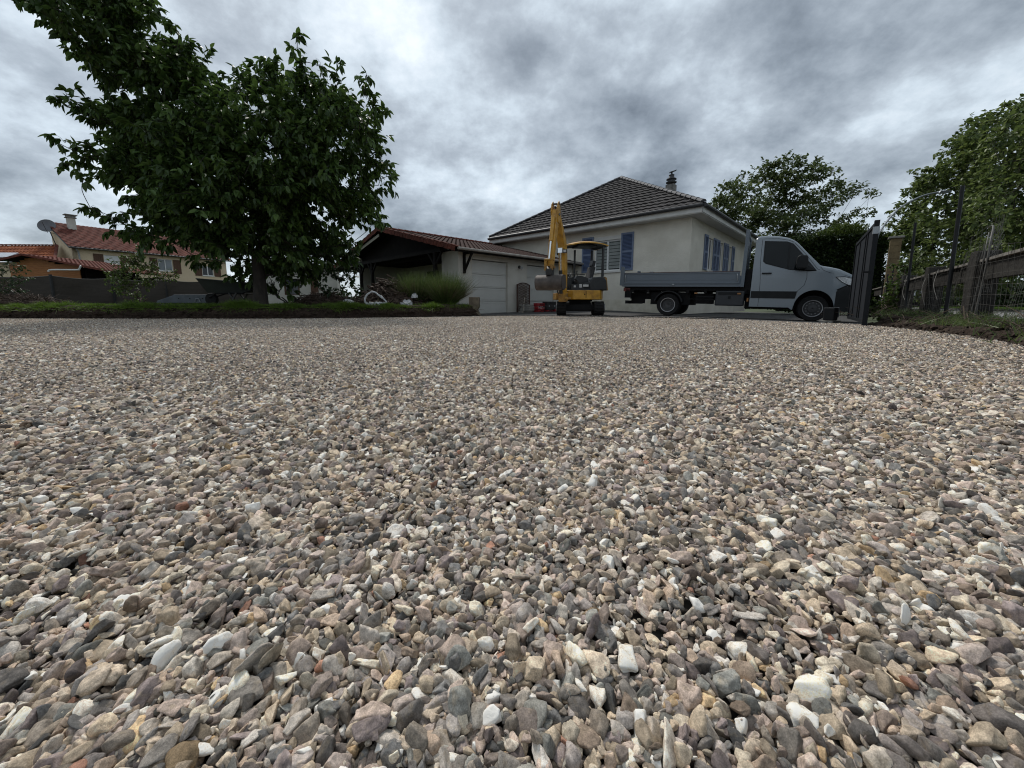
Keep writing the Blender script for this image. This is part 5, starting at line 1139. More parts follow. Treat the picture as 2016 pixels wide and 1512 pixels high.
# wheelbarrow
wbz = thing('wheelbarrow', (-8.95, 12.5, LZ), R(-3), 'large dark wheelbarrow with crossed legs standing under the cherry tree', 'wheelbarrow')
M_wb = mat('dark_green_tub', (.016, .022, .019), (.011, .015, .013), 4, .6)
m = MB(); top = [(-.84, -.38, .82), (.84, -.34, .68), (.84, .34, .68), (-.84, .38, .82)]; bot = [(-.66, -.22, .40), (.76, -.2, .40), (.76, .2, .40), (-.66, .22, .40)]
m.add(top + bot + [(x * .96, y * .94, z - .002) for x, y, z in top] + [(x * .93, y * .9, z + .03) for x, y, z in bot], [(0, 1, 5, 4), (1, 2, 6, 5), (2, 3, 7, 6), (3, 0, 4, 7), (4, 5, 6, 7), (8, 9, 13, 12), (9, 10, 14, 13), (10, 11, 15, 14), (11, 8, 12, 15), (12, 13, 14, 15), (0, 1, 9, 8), (1, 2, 10, 9), (2, 3, 11, 10), (3, 0, 8, 11)]); m.build('tub', M_wb, wbz)
m = MB(); m.tube([Vector(p) + Vector((0, 0, .01)) for p in top + [top[0]]], .016, 8); m.build('rim_tube', M_wb, wbz)
m = MB()
for s in (-1, 1):
    m.tube([(-.75, s * .08, .25), (-.4, s * .2, .38), (.5, s * .24, .38), (1.05, s * .28, .55)], .02, 8)
m.tube([(-.75, -.1, .25), (-.75, .1, .25)], .015, 8); m.build('frame', M_chas, wbz)
m = MB(); m.lathe((-.72, -.06, .2), (0, 1, 0), [(0, .12), (0, .18), (.03, .2), (.09, .2), (.12, .18), (.12, .12)], 24); m.build('wheel', M_rub, wbz)
for s in (-1, 1): m = MB(); m.bar((.05, s * .22, .40), (.32, s * .24, .0), .04); m.bar((.32, s * .25, .40), (.05, s * .23, .0), .04); m.build('leg', mat('grey_leg', (.06, .06, .06)), wbz)
# low plastic trough lying at the far left
tq = thing('trough', (-18.1, 13.2, LZ), R(5), 'grey plastic trough half hidden in grass at the left', 'trough')
m = MB(); m.prism([(-.9, 0), (-.95, .28), (-.85, .30), (.35, .28), (.45, .33), (.75, .33), (.85, .0)], lambda x, z, k: (x, -.25 + .5 * k, z)); m.build('trough_body', mat('grey_plastic', (.06, .065, .06), (.04, .043, .04)), tq, bevel=.02); MB().box(-.7, .6, -.27, -.25, .15, .18).build('rim_strip', M_chas, tq)
# concrete block ending the bank
bk_ = MB(); bk_.prism([(-.19, -.05), (-.20, .63), (.14, .63), (.13, .30), (.08, .22), (.17, .02), (.17, -.05)], lambda x, z, k: (x, -.18 + .4 * k, z)); o = bk_.build('concrete_block', mat('stained_concrete', (.15, .125, .09), (.07, .055, .038), 7, .95, bump=.6, bscale=30, c3=(.2, .17, .13)), None, bevel=.015); o.location = (-1.22, 12.95, 0); tag(o, 'stained broken concrete block ending the earth bank beside the garage door', 'block')
# white rubble sack, torn plastic
def crumple(name, loc, R3, seed, m, label, cat, ring=True, rz=0):
    bm = bmesh.new()
    if ring:
        pts = smoothpath([(-.55, 0, .05), (-.62, .0, .35), (-.40, .05, .62), (-.12, .1, .70), (.2, .05, .52), (.5, 0, .30), (.58, -.05, .12), (.1, -.12, .14), (-.3, -.1, .08), (-.55, 0, .05)], 7); mb = MB(); mb.tube([p + Vector((0, mnoise.noise(p * 6 + Vector((seed, 0, 0))) * .06, mnoise.noise(p * 9) * .03)) for p in pts], [.055 + .03 * mnoise.noise(p * 5 + Vector((seed, 3, 0))) for p in pts], 9)
        mb.tube([(p.x * .9, p.y - .08, .06 + .10 * math.sin(i * .9)) for i, p in enumerate(pts[40:])], .05, 7)
        o = mb.build(name, m, None, smooth=True, ang=60)
    else:
        bmesh.ops.create_icosphere(bm, subdivisions=3, radius=1)
        for v in bm.verts: v.co *= 1 + .35 * mnoise.noise(v.co * 2.3 + Vector((seed, 1, 2))) + .12 * mnoise.noise(v.co * 6); v.co = Vector((v.co.x * R3[0], v.co.y * R3[1], max(v.co.z, -.3) * R3[2]))
        me = bpy.data.meshes.new(name); bm.to_mesh(me); me.materials.append(m); o = bpy.data.objects.new(name, me); COL.objects.link(o)
    o.location = loc; o.rotation_euler = (0, 0, rz); return tag(o, label, cat)
M_sack = mat('white_sack', (.60, .60, .60), (.42, .42, .43), 6, .6, bump=.5, bscale=20)
crumple('rubble_sack', (-4.36, 12.45, LZ), None, 2., M_sack, 'torn open white rubble sack lying at the foot of the wood heap', 'sack').scale = (.56, .6, .62)
crumple('plastic_scrap', (-3.42, 12.6, LZ + .05), (.20, .15, .13), 5., M_sack, 'crumpled white plastic scrap at the right end of the heap', 'plastic scrap', False)
crumple('plastic_scrap', (-3.20, 12.8, LZ + .28), (.10, .08, .12), 8., M_sack, 'small white plastic tuft sticking up right of the heap', 'plastic scrap', False)
crumple('plastic_scrap', (-5.35, 12.7, LZ + .05), (.20, .14, .14), 11., M_sack, 'crumpled white plastic sheet left of the wood heap', 'plastic scrap', False)
# heap of torn out roots, bark and boards
M_debr = mat('weathered_wood', (.10, .068, .05), (.045, .03, .022), 7, .9, c3=(.16, .12, .095))
def heap(name, cx_, cy_, rx, ry, hh, n, seed, label, sizes=(.15, .55), rad=(.012, .035)):
    g = random.Random(seed); d = MB()
    d.lathe((0, 0, -.05), (0, 0, 1), [(0, rx * .95), (hh * .35, rx * .72), (hh * .65, rx * .42), (hh * .85, rx * .1)], 16)
    d.v = [(x + mnoise.noise(Vector((x * 3, y * 3, seed))) * .12, y * ry / rx, z + mnoise.noise(Vector((x * 4, y * 4, z))) * .1) for x, y, z in d.v]
    for i in range(n):
        a = g.uniform(0, 6.28); r_ = math.sqrt(g.random()); x = rx * r_ * math.cos(a); y = ry * r_ * math.sin(a); z = hh * max(0, 1 - r_ ** 1.4) * g.uniform(.55, 1.05) + .03
        L_ = g.uniform(*sizes); yaw = g.uniform(0, 6.28); p = g.uniform(-.7, .35); dd = Vector((math.cos(yaw) * math.cos(p), math.sin(yaw) * math.cos(p), math.sin(p))) * L_; c = Vector((x, y, z)); rr = g.uniform(*rad)
        if g.random() < .35: d.bar(c - dd / 2, c + dd / 2, rr * 3.4, rr)
        else: d.tube(smoothpath([c - dd / 2, c + Vector((g.uniform(-.05, .05), g.uniform(-.05, .05), g.uniform(-.03, .05))), c + dd / 2], 2), rr, 5)
    o = d.build(name, M_debr); o.location = (cx_, cy_, LZ); return tag(o, label, 'debris heap', kind='stuff')
heap('wood_heap', -4.15, 13.3, 1.15, .8, .90, 560, 4, 'heap of torn up roots, bark and old boards behind the white sack')
heap('brush_heap', -6.3, 13.0, 1.15, .6, .42, 520, 9, 'low heap of brown brushwood under the cherry tree', (.2, .7), (.005, .014))
heap('brush_heap', -14.6, 11.5, 1.5, .45, .30, 420, 14, 'tangle of dead stems and weeds at the left edge', (.2, .7), (.004, .010))
# garage front: trellis, kerb stones, tool cases, broom handle
def gpt(u, v, z): return Vector((GO.x, GO.y, 0)) + GM(u, v, z).translation
M_trl = mat('trellis_wood', (.065, .028, .02), (.04, .018, .013), 8, .8)
tr_ = thing('trellis', gpt(3.75, .36, .03), GA, 'dark brown arched lattice trellis leaning on the wall between the garage doors', 'trellis')
m = MB(); hw = .38; H0 = 1.14
for s in (-1, 1): m.box(s * hw - .025, s * hw + .025, -.02, .02, 0, H0 + .08)
m.box(-hw, hw, -.018, .018, .04, .08); m.tube([(hw * math.cos(R(a)), 0, H0 + .14 * math.sin(R(a))) for a in range(0, 181, 15)], .024, 6); m.build('trellis_frame', M_trl, tr_)
for s in (-1, 1):
    m = MB()
    for k in range(-9, 10):
        c = k * .11; pts_ = []
        for i in range(41):
            x = -hw + 2 * hw * i / 40; z = .62 + c + s * x * 1.35
            if .08 < z < H0 + .13 * math.sqrt(max(0, 1 - (x / hw) ** 2)): pts_.append((x, .004 * s, z))
        if len(pts_) > 1: m.bar(pts_[0], pts_[-1], .018, .006, up=(0, 1, 0))
    m.build('lattice', M_trl, tr_)
m = MB(); m.cyl(gpt(3.1, -.22, .03), gpt(3.72, .25, .72), .013, 8); o = m.build('wooden_pole', mat('pale_wood', (.36, .31, .25)), None); tag(o, 'pale wooden pole leaning against the dark trellis', 'pole')
gs = random.Random(8)
for k in range(4):
    m = MB(); m.box(-.36, .36, -.09, .09, 0, .085); o = m.build('kerb_stone', M_conc, None, bevel=.01); p = gpt(3.62 + gs.uniform(-.04, .04), .05 + gs.uniform(-.03, .03), .035 + k * .09); o.location = p; o.rotation_euler = (0, 0, GA + gs.uniform(-.03, .03))
    tag(o, ['grey kerb stone at the bottom of the stack by the trellis', 'grey kerb stone second from the bottom of the stack', 'grey kerb stone second from the top of the stack', 'grey kerb stone on top of the stack by the trellis'][k], 'kerb stone', 'kerb stones stacked by the garage')
M_redc = mat('red_case', (.30, .018, .022), (.22, .012, .016), 4, .45); M_blkc = mat('black_case', (.02, .02, .022), (.014, .014, .015), 4, .5)
def case(loc, w_, d_, h_, m, label, txt=None, rz=0):
    c = thing('tool_case', loc, GA + rz, label, 'tool case', 'tool cases in front of the far garage door'); q = MB(); q.box(-w_ / 2, w_ / 2, -d_ / 2, d_ / 2, 0, h_ * .46); q.build('lower_shell', m, c, bevel=.02)
    q = MB(); q.box(-w_ / 2, w_ / 2, -d_ / 2, d_ / 2, h_ * .47, h_); q.build('lid', m, c, bevel=.02)
    q = MB(); q.tube([(-w_ * .2, -d_ / 2, h_ * .8), (-w_ * .18, -d_ / 2 - .05, h_ * .86), (w_ * .18, -d_ / 2 - .05, h_ * .86), (w_ * .2, -d_ / 2, h_ * .8)], .012, 6); q.build('handle', M_blkc, c)
    for x in (-.3, .3): MB().box(w_ * x - .03, w_ * x + .03, -d_ / 2 - .008, -d_ / 2, h_ * .36, h_ * .58).build('latch', M_galv if m is M_blkc else M_blkc, c)
    if txt:
        cu_ = bpy.data.curves.new('lettering', 'FONT'); cu_.body = txt; cu_.size = .15; cu_.extrude = .002; cu_.align_x = 'CENTER'; ob = bpy.data.objects.new('lettering', cu_); COL.objects.link(ob); dg = bpy.context.evaluated_depsgraph_get(); me_ = bpy.data.meshes.new_from_object(ob.evaluated_get(dg)); bpy.data.objects.remove(ob)
        me_.materials.clear(); me_.materials.append(M_white); t_ = bpy.data.objects.new('lettering', me_); COL.objects.link(t_); t_.parent = c; t_.location = (0, -d_ / 2 - .005, h_ * .12); t_.rotation_euler = (R(90), 0, 0); t_.scale = (1.1, 1, 1)
    return c
case(gpt(4.30, -.12, .035), .52, .3, .13, M_redc, 'low red tool case under the upright red case'); case(gpt(4.24, -.12, .17), .46, .26, .28, M_redc, 'upright red tool case with white lettering left of the black case', 'HILTI')
case(gpt(4.78, -.25, .16), .62, .30, .36, M_blkc, 'big black tool case resting on red cases'); case(gpt(4.68, -.25, .035), .34, .28, .12, M_redc, 'small red tool case directly below the black case'); case(gpt(5.16, -.3, .035), .42, .3, .15, M_redc, 'red tool case nearest the excavator track', rz=.1)
# ================================================================== VEGETATION
F_PX = 757.; CY_ = 600 + F_PX * math.tan(PITCH)
def at(x, y, Y):
    """point of the place seen in direction (x, y) at depth Y: used to give crowns their outline"""
    u = (x - 1008) / F_PX; v = (CY_ - y) / F_PX; d = (u, math.cos(PITCH) + v * math.sin(PITCH), -math.sin(PITCH) + v * math.cos(PITCH)); t = Y / d[1]
    return Vector((d[0] * t, Y, CAMH + d[2] * t))
def leafmesh(name, P, D, U, L, W, m, parent, g, curl=.25):
    """P base, D direction, U approx normal; one folded pointed leaf each"""
    n = len(P); D = D / np.linalg.norm(D, axis=1)[:, None]; S = np.cross(D, U); S /= np.linalg.norm(S, axis=1)[:, None] + 1e-9; Nn = np.cross(S, D)
    L = np.broadcast_to(L, (n,))[:, None]; W = np.broadcast_to(W, (n,))[:, None]
    b = P; t = P + D * L - Nn * L * curl
    l1 = P + D * L * .3 + S * W * .5 + Nn * W * .16; l2 = P + D * L * .68 + S * W * .40 + Nn * W * .10 - Nn * L * curl * .4
    r1 = P + D * L * .3 - S * W * .5 + Nn * W * .16; r2 = P + D * L * .68 - S * W * .40 + Nn * W * .10 - Nn * L * curl * .4
    V = np.stack([b, l1, l2, t, r2, r1], 1).reshape(-1, 3); k = np.arange(n)[:, None] * 6
    F = np.concatenate([k + np.array([0, 1, 2, 3]), k + np.array([0, 3, 4, 5])])
    return npmesh(name, V, F, m, parent, rnd=np.repeat(g.random(n), 6))
def tree(name, base, label, cat, lobes, lsize, lwid, lm, bm_, seed, trunk_r=.16, fork=1.3, dens=1., lean=(0, 0), droop=.5, twig_l=.5, group=None, trunks=1, leaf_gap=.035, flat=1., maxr=.05):
    """lobes: [(Vector centre, radius)] in world space"""
    g = np.random.default_rng(seed); t = thing(name, base, 0, label, cat, group); B = Vector(base)
    mb = MB(); nodes = []
    for k in range(trunks):
        a = 6.28 * k / trunks; ofs = Vector((math.cos(a), math.sin(a), 0)) * (.12 if trunks > 1 else 0); top = ofs * 3 + Vector((lean[0], lean[1], fork))
        pts = smoothpath([ofs, ofs * 1.3 + Vector((lean[0] * .3 + .02, lean[1] * .3, fork * .5)), top], 5); rr = [trunk_r * (1.25 - .45 * i / (len(pts) - 1)) for i in range(len(pts))]; rr[0] *= 1.25
        mb.tube(pts, rr, 10); nodes.append((top, rr[-1]))
        nodes.append((pts[len(pts) // 2 + 1], rr[-1]))
    order = sorted(range(len(lobes)), key=lambda i: (lobes[i][0] - B - nodes[0][0]).length)
    P = []; D = []
    for i in order:
        c, r = lobes[i]; c = c - B; best = min(nodes, key=lambda q: (q[0] - c).length + (0 if q[0].z < c.z + .2 else .8)); p0, r0 = best
        mid = p0.lerp(c, .5) + Vector((g.normal(0, .06), g.normal(0, .06), .06)) * (c - p0).length; pth = smoothpath([p0, mid, c], 4); r1 = max(.008, min(r0 * .8, .010 + .02 * r, maxr)); rs = max(r1, min(r0 * .85, r1 + .02 * (c - p0).length))
        rad = [rs + (r1 - rs) * j / (len(pth) - 1) for j in range(len(pth))]; mb.tube(pth, rad, 6, caps=False)
        nodes += [(pth[j], rad[j]) for j in (3, 6)] + [(c, r1)]
        outd = (c - nodes[0][0]); outd = outd.normalized() if outd.length > 0 else Vector((0, 0, 1))
        nt = max(4, int(dens * 26 * r * r / (twig_l * twig_l) ** .5 + 3))
        for k in range(nt):
            d = Vector(g.normal(size=3)); d.normalize(); d = (d * .9 + outd * .5 + Vector((0, 0, .28))); d.z *= flat; d.normalize()
            s0 = c + Vector(g.normal(size=3)) * r * .34; tl = min(r * g.uniform(.7, 1.15), twig_l * 1.6); e = s0 + d * tl; mb.tube([s0, s0.lerp(e, .5) + Vector((0, 0, .03)), e], [.006, .004, .002], 3, caps=False)
            nl = max(4, int(tl / leaf_gap)); tt = g.uniform(.12, 1.03, nl)
            for q in tt:
                P.append(s0 + (e - s0) * float(q)); 
                dd = d * .75 + Vector(g.normal(size=3)) * .45 + Vector((0, 0, -droop)); D.append(dd)
    mb.build('trunk', bm_, t, smooth=True, ang=70)
    P = np.array([p[:] for p in P]); D = np.array([p[:] for p in D]); U = np.tile([0, 0, 1.], (len(P), 1)) + g.normal(0, .35, (len(P), 3))
    sz = g.uniform(.7, 1.15, len(P)) * lsize; leafmesh('crown', P, D, U, sz, sz * lwid, lm, t, g); return t, len(P)
M_bark = mat('tree_bark', (.045, .037, .03), (.022, .018, .015), 9, .95, bump=.7, bscale=40, stretch=(1, 1, .4))
L_ch = leafmat('cherry_leaf', (.028, .056, .014), (.10, .165, .038), .35, .42); L_sy = leafmat('street_tree_leaf', (.055, .088, .024), (.19, .24, .07), .42)
L_ac = leafmat('acacia_leaf', (.05, .075, .026), (.15, .19, .065), .42); L_lt = leafmat('young_leaf', (.04, .075, .015), (.12, .17, .04), .35); L_hd = leafmat('hedge_leaf', (.014, .026, .009), (.05, .08, .02), .25); L_ht = leafmat('hedge_top_leaf', (.05, .08, .014), (.11, .15, .03), .3)
L_sh = leafmat('shrub_leaf', (.018, .04, .014), (.05, .09, .03), .3)
gl = np.random.default_rng(21)
# cherry tree, outline of its crown given lobe by lobe
CH = [(48, 8, 22, 9.6), (75, 15, 32, 9.6), (125, 50, 42, 9.8), (105, -20, 50, 9.8), (180, 100, 46, 10), (200, 30, 55, 10), (225, 150, 42, 10.2), (255, 85, 58, 10.3), (255, 10, 55, 10.2), (305, 150, 58, 10.6), (350, 175, 62, 10.8), (352, 62, 24, 10.4), (345, 100, 36, 10.6), (385, 128, 32, 10.8), (165, -30, 50, 9.9),
      (112, 192, 18, 10), (140, 205, 24, 10), (180, 225, 34, 10.2), (230, 250, 48, 10.4), (290, 255, 58, 10.8), (108, 278, 16, 10), (135, 292, 24, 10), (185, 315, 34, 10.2), (235, 335, 44, 10.5), (130, 325, 16, 10.0), (165, 350, 20, 10.1), (300, 345, 60, 10.6),
      (172, 408, 14, 10.3), (200, 418, 22, 10.3), (240, 440, 30, 10.4), (285, 460, 36, 10.6), (330, 430, 52, 10.8), (400, 240, 58, 11), (445, 190, 34, 11), (487, 172, 36, 11.2), (535, 158, 42, 11.2), (585, 72, 17, 11), (585, 100, 18, 11), (588, 128, 24, 11.1), (628, 130, 20, 11), (663, 125, 20, 11.1), (668, 160, 24, 11.2), (722, 148, 16, 11.2), (715, 178, 26, 11.2), (735, 215, 30, 11.4), (758, 222, 14, 11.3),
      (610, 190, 42, 11.4), (665, 215, 42, 11.5), (745, 285, 24, 11.4), (765, 322, 16, 11.3), (705, 260, 46, 11.6), (745, 365, 28, 11.5), (770, 345, 14, 11.3), (710, 330, 46, 11.8), (735, 435, 24, 11.6), (752, 440, 12, 11.5), (700, 400, 46, 11.8), (660, 430, 46, 12), (612, 455, 34, 12.2), (350, 300, 70, 10.2), (450, 290, 76, 10.4), (550, 250, 66, 10.6), (630, 270, 60, 10.8),
      (360, 380, 66, 10.2), (450, 390, 76, 10.3), (540, 370, 76, 10.5), (625, 360, 66, 10.8), (400, 465, 50, 10.6), (475, 480, 50, 10.6), (545, 465, 50, 10.8), (585, 505, 40, 11.4), (340, 478, 30, 10.8), (392, 512, 22, 11), (430, 520, 22, 11), (470, 530, 24, 11.4), (560, 545, 28, 12), (650, 490, 36, 12.2), (690, 480, 26, 12.2), (500, 520, 34, 11.8), (545, 515, 36, 11.9), (590, 545, 30, 12.3), (525, 560, 22, 12), (615, 520, 28, 12.3), (570, 575, 18, 12.4), (455, 545, 18, 11.6), (395, 440, 46, 11.2), (450, 455, 46, 11.4), (505, 440, 50, 11.6), (350, 450, 34, 11), (430, 495, 34, 11.6), (520, 490, 44, 12.2), (580, 470, 44, 12.3), (635, 480, 36, 12.6), (680, 510, 26, 12.6), (640, 395, 46, 11.2), (560, 420, 50, 11.2), (480, 550, 24, 12.4), (540, 560, 24, 12.6)]
lob = []
for (x, y, r, Y) in CH:
    lob.append((at(x, y, Y + gl.normal(0, .2)), max(r - 9, r * .5) * Y / 757))
    if r > 45:
        for dY in ((1.6, 2.9) if (y > 280 and r > 55) else (1.6,)): lob.append((at(x + gl.normal(0, 12), y + gl.normal(0, 12), Y + dY), r * Y / 757 * .9))
    elif r > 34: lob.append((at(x + gl.normal(0, 6), y + gl.normal(0, 6) + 5, Y + 1.1), r * Y / 757 * .8))
tr1, n1_ = tree('cherry_tree', (-7.5, 11.6, LZ - .05), 'big dark green cherry tree with spreading leafy crown on the raised lawn', 'tree', lob, .22, .46, L_ch, M_bark, 3, trunk_r=.17, fork=1.5, dens=1.2, droop=.72, twig_l=.55, leaf_gap=.036, maxr=.045)
# umbrella shaped tree behind the truck
UM = [(1405, 412, 14), (1420, 395, 16), (1432, 372, 14), (1448, 362, 12), (1462, 346, 9), (1440, 400, 22), (1470, 385, 22), (1500, 350, 20), (1512, 332, 14), (1535, 325, 17), (1552, 316, 10), (1575, 328, 17), (1602, 326, 14), (1625, 334, 12), (1640, 338, 8), (1530, 355, 24), (1570, 360, 22), (1605, 350, 20), (1648, 362, 14), (1628, 378, 18), (1690, 370, 12), (1672, 380, 13), (1712, 378, 10), (1724, 381, 7), (1655, 392, 16), (1600, 395, 20), (1560, 400, 24), (1520, 400, 24), (1480, 415, 22), (1445, 430, 20), (1420, 425, 14), (1500, 440, 24), (1550, 445, 24), (1600, 430, 20), (1705, 422, 12), (1685, 418, 10), (1690, 442, 12), (1660, 432, 14), (1640, 450, 18), (1470, 455, 20), (1530, 475, 22), (1590, 470, 20), (1432, 455, 14), (1665, 460, 14), (1465, 485, 20), (1480, 510, 20), (1460, 520, 16), (1500, 480, 24), (1560, 480, 26), (1620, 475, 22), (1470, 545, 18), (1500, 530, 22), (1545, 505, 24), (1590, 500, 20), (1495, 425, 22), (1535, 430, 24), (1575, 425, 24), (1625, 410, 18), (1450, 415, 18), (1545, 375, 24)]
lob = [(at(x, y, 30 + gl.normal(0, 1.6)), r * 30 / 757 * .95) for x, y, r in UM]
tree('umbrella_tree', (20.2, 30, .1), 'broad flat topped tree with bare spreading limbs rising behind the truck cab', 'tree', lob, .21, .6, L_ac, M_bark, 5, trunk_r=.38, fork=3.0, dens=2.7, droop=.2, twig_l=.9, leaf_gap=.07, flat=.45, maxr=.12)
# street trees at the right
poly = [(1748, 445), (1790, 390), (1835, 335), (1880, 300), (1915, 275), (1942, 245), (2000, 222), (2120, 170), (2260, 150), (2260, 520), (2016, 520), (1900, 575), (1765, 575)]
groups = {0: [], 1: [], 2: []}; tries = 0
while sum(map(len, groups.values())) < 380 and tries < 9000:
    tries += 1; x = gl.uniform(1745, 2250); y = gl.uniform(150, 570)
    if not inpoly(np.array([x]), np.array([y]), poly)[0]: continue
    r = gl.uniform(14, 26) if x < 1900 else gl.uniform(18, 34); k = 0 if x < 1815 else (1 if x < 1935 else 2); Y = {0: 22, 1: 17.5, 2: 13.5}[k] + gl.normal(0, 1.3)
    groups[k].append((at(x, y, Y), r * Y / 757))
for (x, y, r, k, Y) in ((1750, 440, 9, 0, 21), (1765, 415, 12, 0, 21), (1787, 388, 12, 0, 21), (1808, 372, 10, 0, 21), (1836, 330, 12, 1, 17), (1850, 338, 14, 1, 17), (1880, 292, 13, 1, 17), (1900, 288, 14, 1, 17), (1925, 262, 13, 1, 17), (1945, 240, 14, 2, 13), (1965, 238, 14, 2, 13), (1995, 218, 16, 2, 13), (2012, 228, 20, 2, 13)): groups[k].append((at(x, y, Y), r * Y / 757))
for k, (bx, by, lb_, sd_) in enumerate((( 22.5, 22.5, 'farthest of the three street trees, just right of the gate and lamp', 31), (20.2, 17.0, 'middle street tree behind the tall dark fence post', 32), (19.5, 12.6, 'nearest and tallest street tree at the right picture edge', 33))):
    tree('street_tree', (bx, by, .1), lb_, 'tree', groups[k], (.20, .165, .14)[k], .75, L_sy, M_bark, sd_, trunk_r=.2, fork=2.2, dens=(1.3, 1.5, 1.5)[k], droop=.35, twig_l=.7, leaf_gap=.052, group='leafy trees along the street', maxr=.06)
# low foliage by the gate, and climbing weeds through the fence
def shrub(name, base, label, pts, Y, lsize, lwid, lm, seed, dens=1., trunks=3, fork=.25, tr=.02, dz=0, **k):
    return tree(name, base, label, 'shrub', [(at(x, y, Y + gl.normal(0, .15)), r * Y / 757) for x, y, r in pts], lsize, lwid, lm, M_twig if tr < .02 else M_bark, seed, trunk_r=tr, fork=fork, dens=dens, trunks=trunks, **k)
shrub('shrub', (9.2, 9.9, .08), 'green leafy bush growing at the foot of the gate and wire fence', [(1742, 600, 14), (1755, 585, 13), (1768, 570, 12), (1760, 612, 14), (1775, 600, 13), (1722, 612, 10), (1735, 622, 9), (1750, 625, 10), (1790, 560, 10), (1786, 590, 10), (1770, 545, 10), (1755, 560, 9), (1765, 525, 9), (1780, 520, 10)], 10.3, .085, .6, L_lt, 41, dens=5, twig_l=.22, leaf_gap=.022, tr=.012)
shrub('shrub', (-12.5, 13.0, LZ), 'light green young shrub standing before the brown screen fence', [(230, 545, 16), (250, 530, 18), (275, 525, 18), (300, 535, 16), (255, 560, 18), (285, 560, 16), (240, 575, 13), (268, 582, 12), (218, 552, 10), (310, 550, 12), (275, 505, 9), (330, 545, 10), (345, 540, 9), (272, 490, 4), (300, 520, 9)], 13, .085, .55, L_lt, 42, dens=3.2, twig_l=.3, leaf_gap=.03, tr=.018)
shrub('shrub', (-5.6, 12.9, LZ), 'dark broad leaved shrub between the cherry tree and the carport', [(600, 520, 16), (625, 505, 18), (650, 510, 18), (675, 520, 15), (610, 545, 16), (640, 540, 18), (668, 548, 15), (595, 555, 10), (690, 500, 12), (630, 565, 12), (685, 535, 10), (690, 560, 14), (700, 535, 10), (672, 575, 12), (650, 580, 12), (705, 570, 9)], 12.9, .15, .62, L_sh, 43, dens=1.5, twig_l=.3, leaf_gap=.045, tr=.018)
shrub('shrub', (-16.0, 11.9, LZ), 'ragged dark bush at the left picture edge', [(5, 540, 18), (25, 530, 15), (15, 560, 18), (40, 555, 12), (0, 580, 18), (35, 575, 10), (-25, 540, 24), (-30, 575, 24), (55, 548, 7)], 11.9, .085, .5, L_sh, 44, dens=1.8, twig_l=.3, leaf_gap=.035, tr=.014)
shrub('bare_shrub', (-7.0, 12.2, LZ), 'dark bare stemmed shrub right of the cherry trunk', [(520, 560, 8), (530, 545, 9), (540, 565, 8), (550, 550, 9), (525, 580, 6), (545, 580, 7), (560, 560, 8)], 12.2, .05, .5, L_sh, 45, dens=1.6, twig_l=.25, leaf_gap=.09, tr=.02, trunks=4)
# tall hedge behind the truck bonnet
hdg = thing('hedge', (16.3, 20, .05), R(-8), 'tall dense dark hedge behind the truck bonnet with brighter shoots on top', 'hedge')
gh = np.random.default_rng(9); n = 15000; Pq = np.column_stack([gh.uniform(-2.6, 2.2, n), gh.uniform(-.6, .6, n), gh.uniform(0, 3.75, n)]); sdq = gh.random(n) < .55; Pq[sdq, 1] = -.6 + gh.normal(0, .08, sdq.sum()); Pq[:, 1] += .12 * np.sin(Pq[:, 0] * 3) * np.cos(Pq[:, 2] * 2.5); Pq[:, 0] *= 1 - .04 * Pq[:, 2]
leafmesh('hedge_foliage', Pq, gh.normal(0, .6, (n, 3)) + [0, -.6, .3], np.tile([0, 0, 1.], (n, 1)) + gh.normal(0, .4, (n, 3)), .13, .07, L_hd, hdg, gh)
n = 3500; Pq = np.column_stack([gh.uniform(-2.1, 2.2, n), gh.uniform(-.6, .6, n), 0 * gh.random(n)]); Pq[:, 2] = 3.6 + .3 * np.sin(Pq[:, 0] * 1.3 + 1) + gh.uniform(-.25, .35, n) - .12 * abs(Pq[:, 0])
leafmesh('top_shoots', Pq, gh.normal(0, .4, (n, 3)) + [0, -.1, .8], gh.normal(0, 1, (n, 3)), .2, .06, L_ht, hdg, gh)
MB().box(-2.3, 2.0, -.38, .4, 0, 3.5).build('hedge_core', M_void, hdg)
# far belt of trees closing the horizon
def belt(name, x0, y0, x1, y1, h_, n, seed, label, ls=.5):
    g = np.random.default_rng(seed); t = g.random(n); Pq = np.column_stack([x0 + (x1 - x0) * t, y0 + (y1 - y0) * t + g.normal(0, 1.2, n), g.random(n)]); hh = h_ * (.62 + .25 * np.sin(t * 23 + seed) + .14 * np.sin(t * 71 + 2)); Pq[:, 2] *= hh
    s_ = g.uniform(.6, 1.2, n) * ls; o = leafmesh(name, Pq, g.normal(0, .7, (n, 3)) + [0, -.3, -.1], np.tile([0, 0, 1.], (n, 1)) + g.normal(0, .5, (n, 3)), s_, s_ * .7, L_hd, None, g); return tag(o, label, 'tree belt', kind='stuff')
belt('far_trees', -42, 62, 8, 70, 4.5, 16000, 3, 'dark belt of distant trees beyond the left garden')
belt('far_trees', 14, 52, 64, 46, 5.2, 17000, 4, 'dark belt of distant trees beyond the street at right')
belt('far_trees', 26, 40, 66, 22, 3.4, 15000, 6, 'low dark shrubbery across the street behind the parked cars', .35)
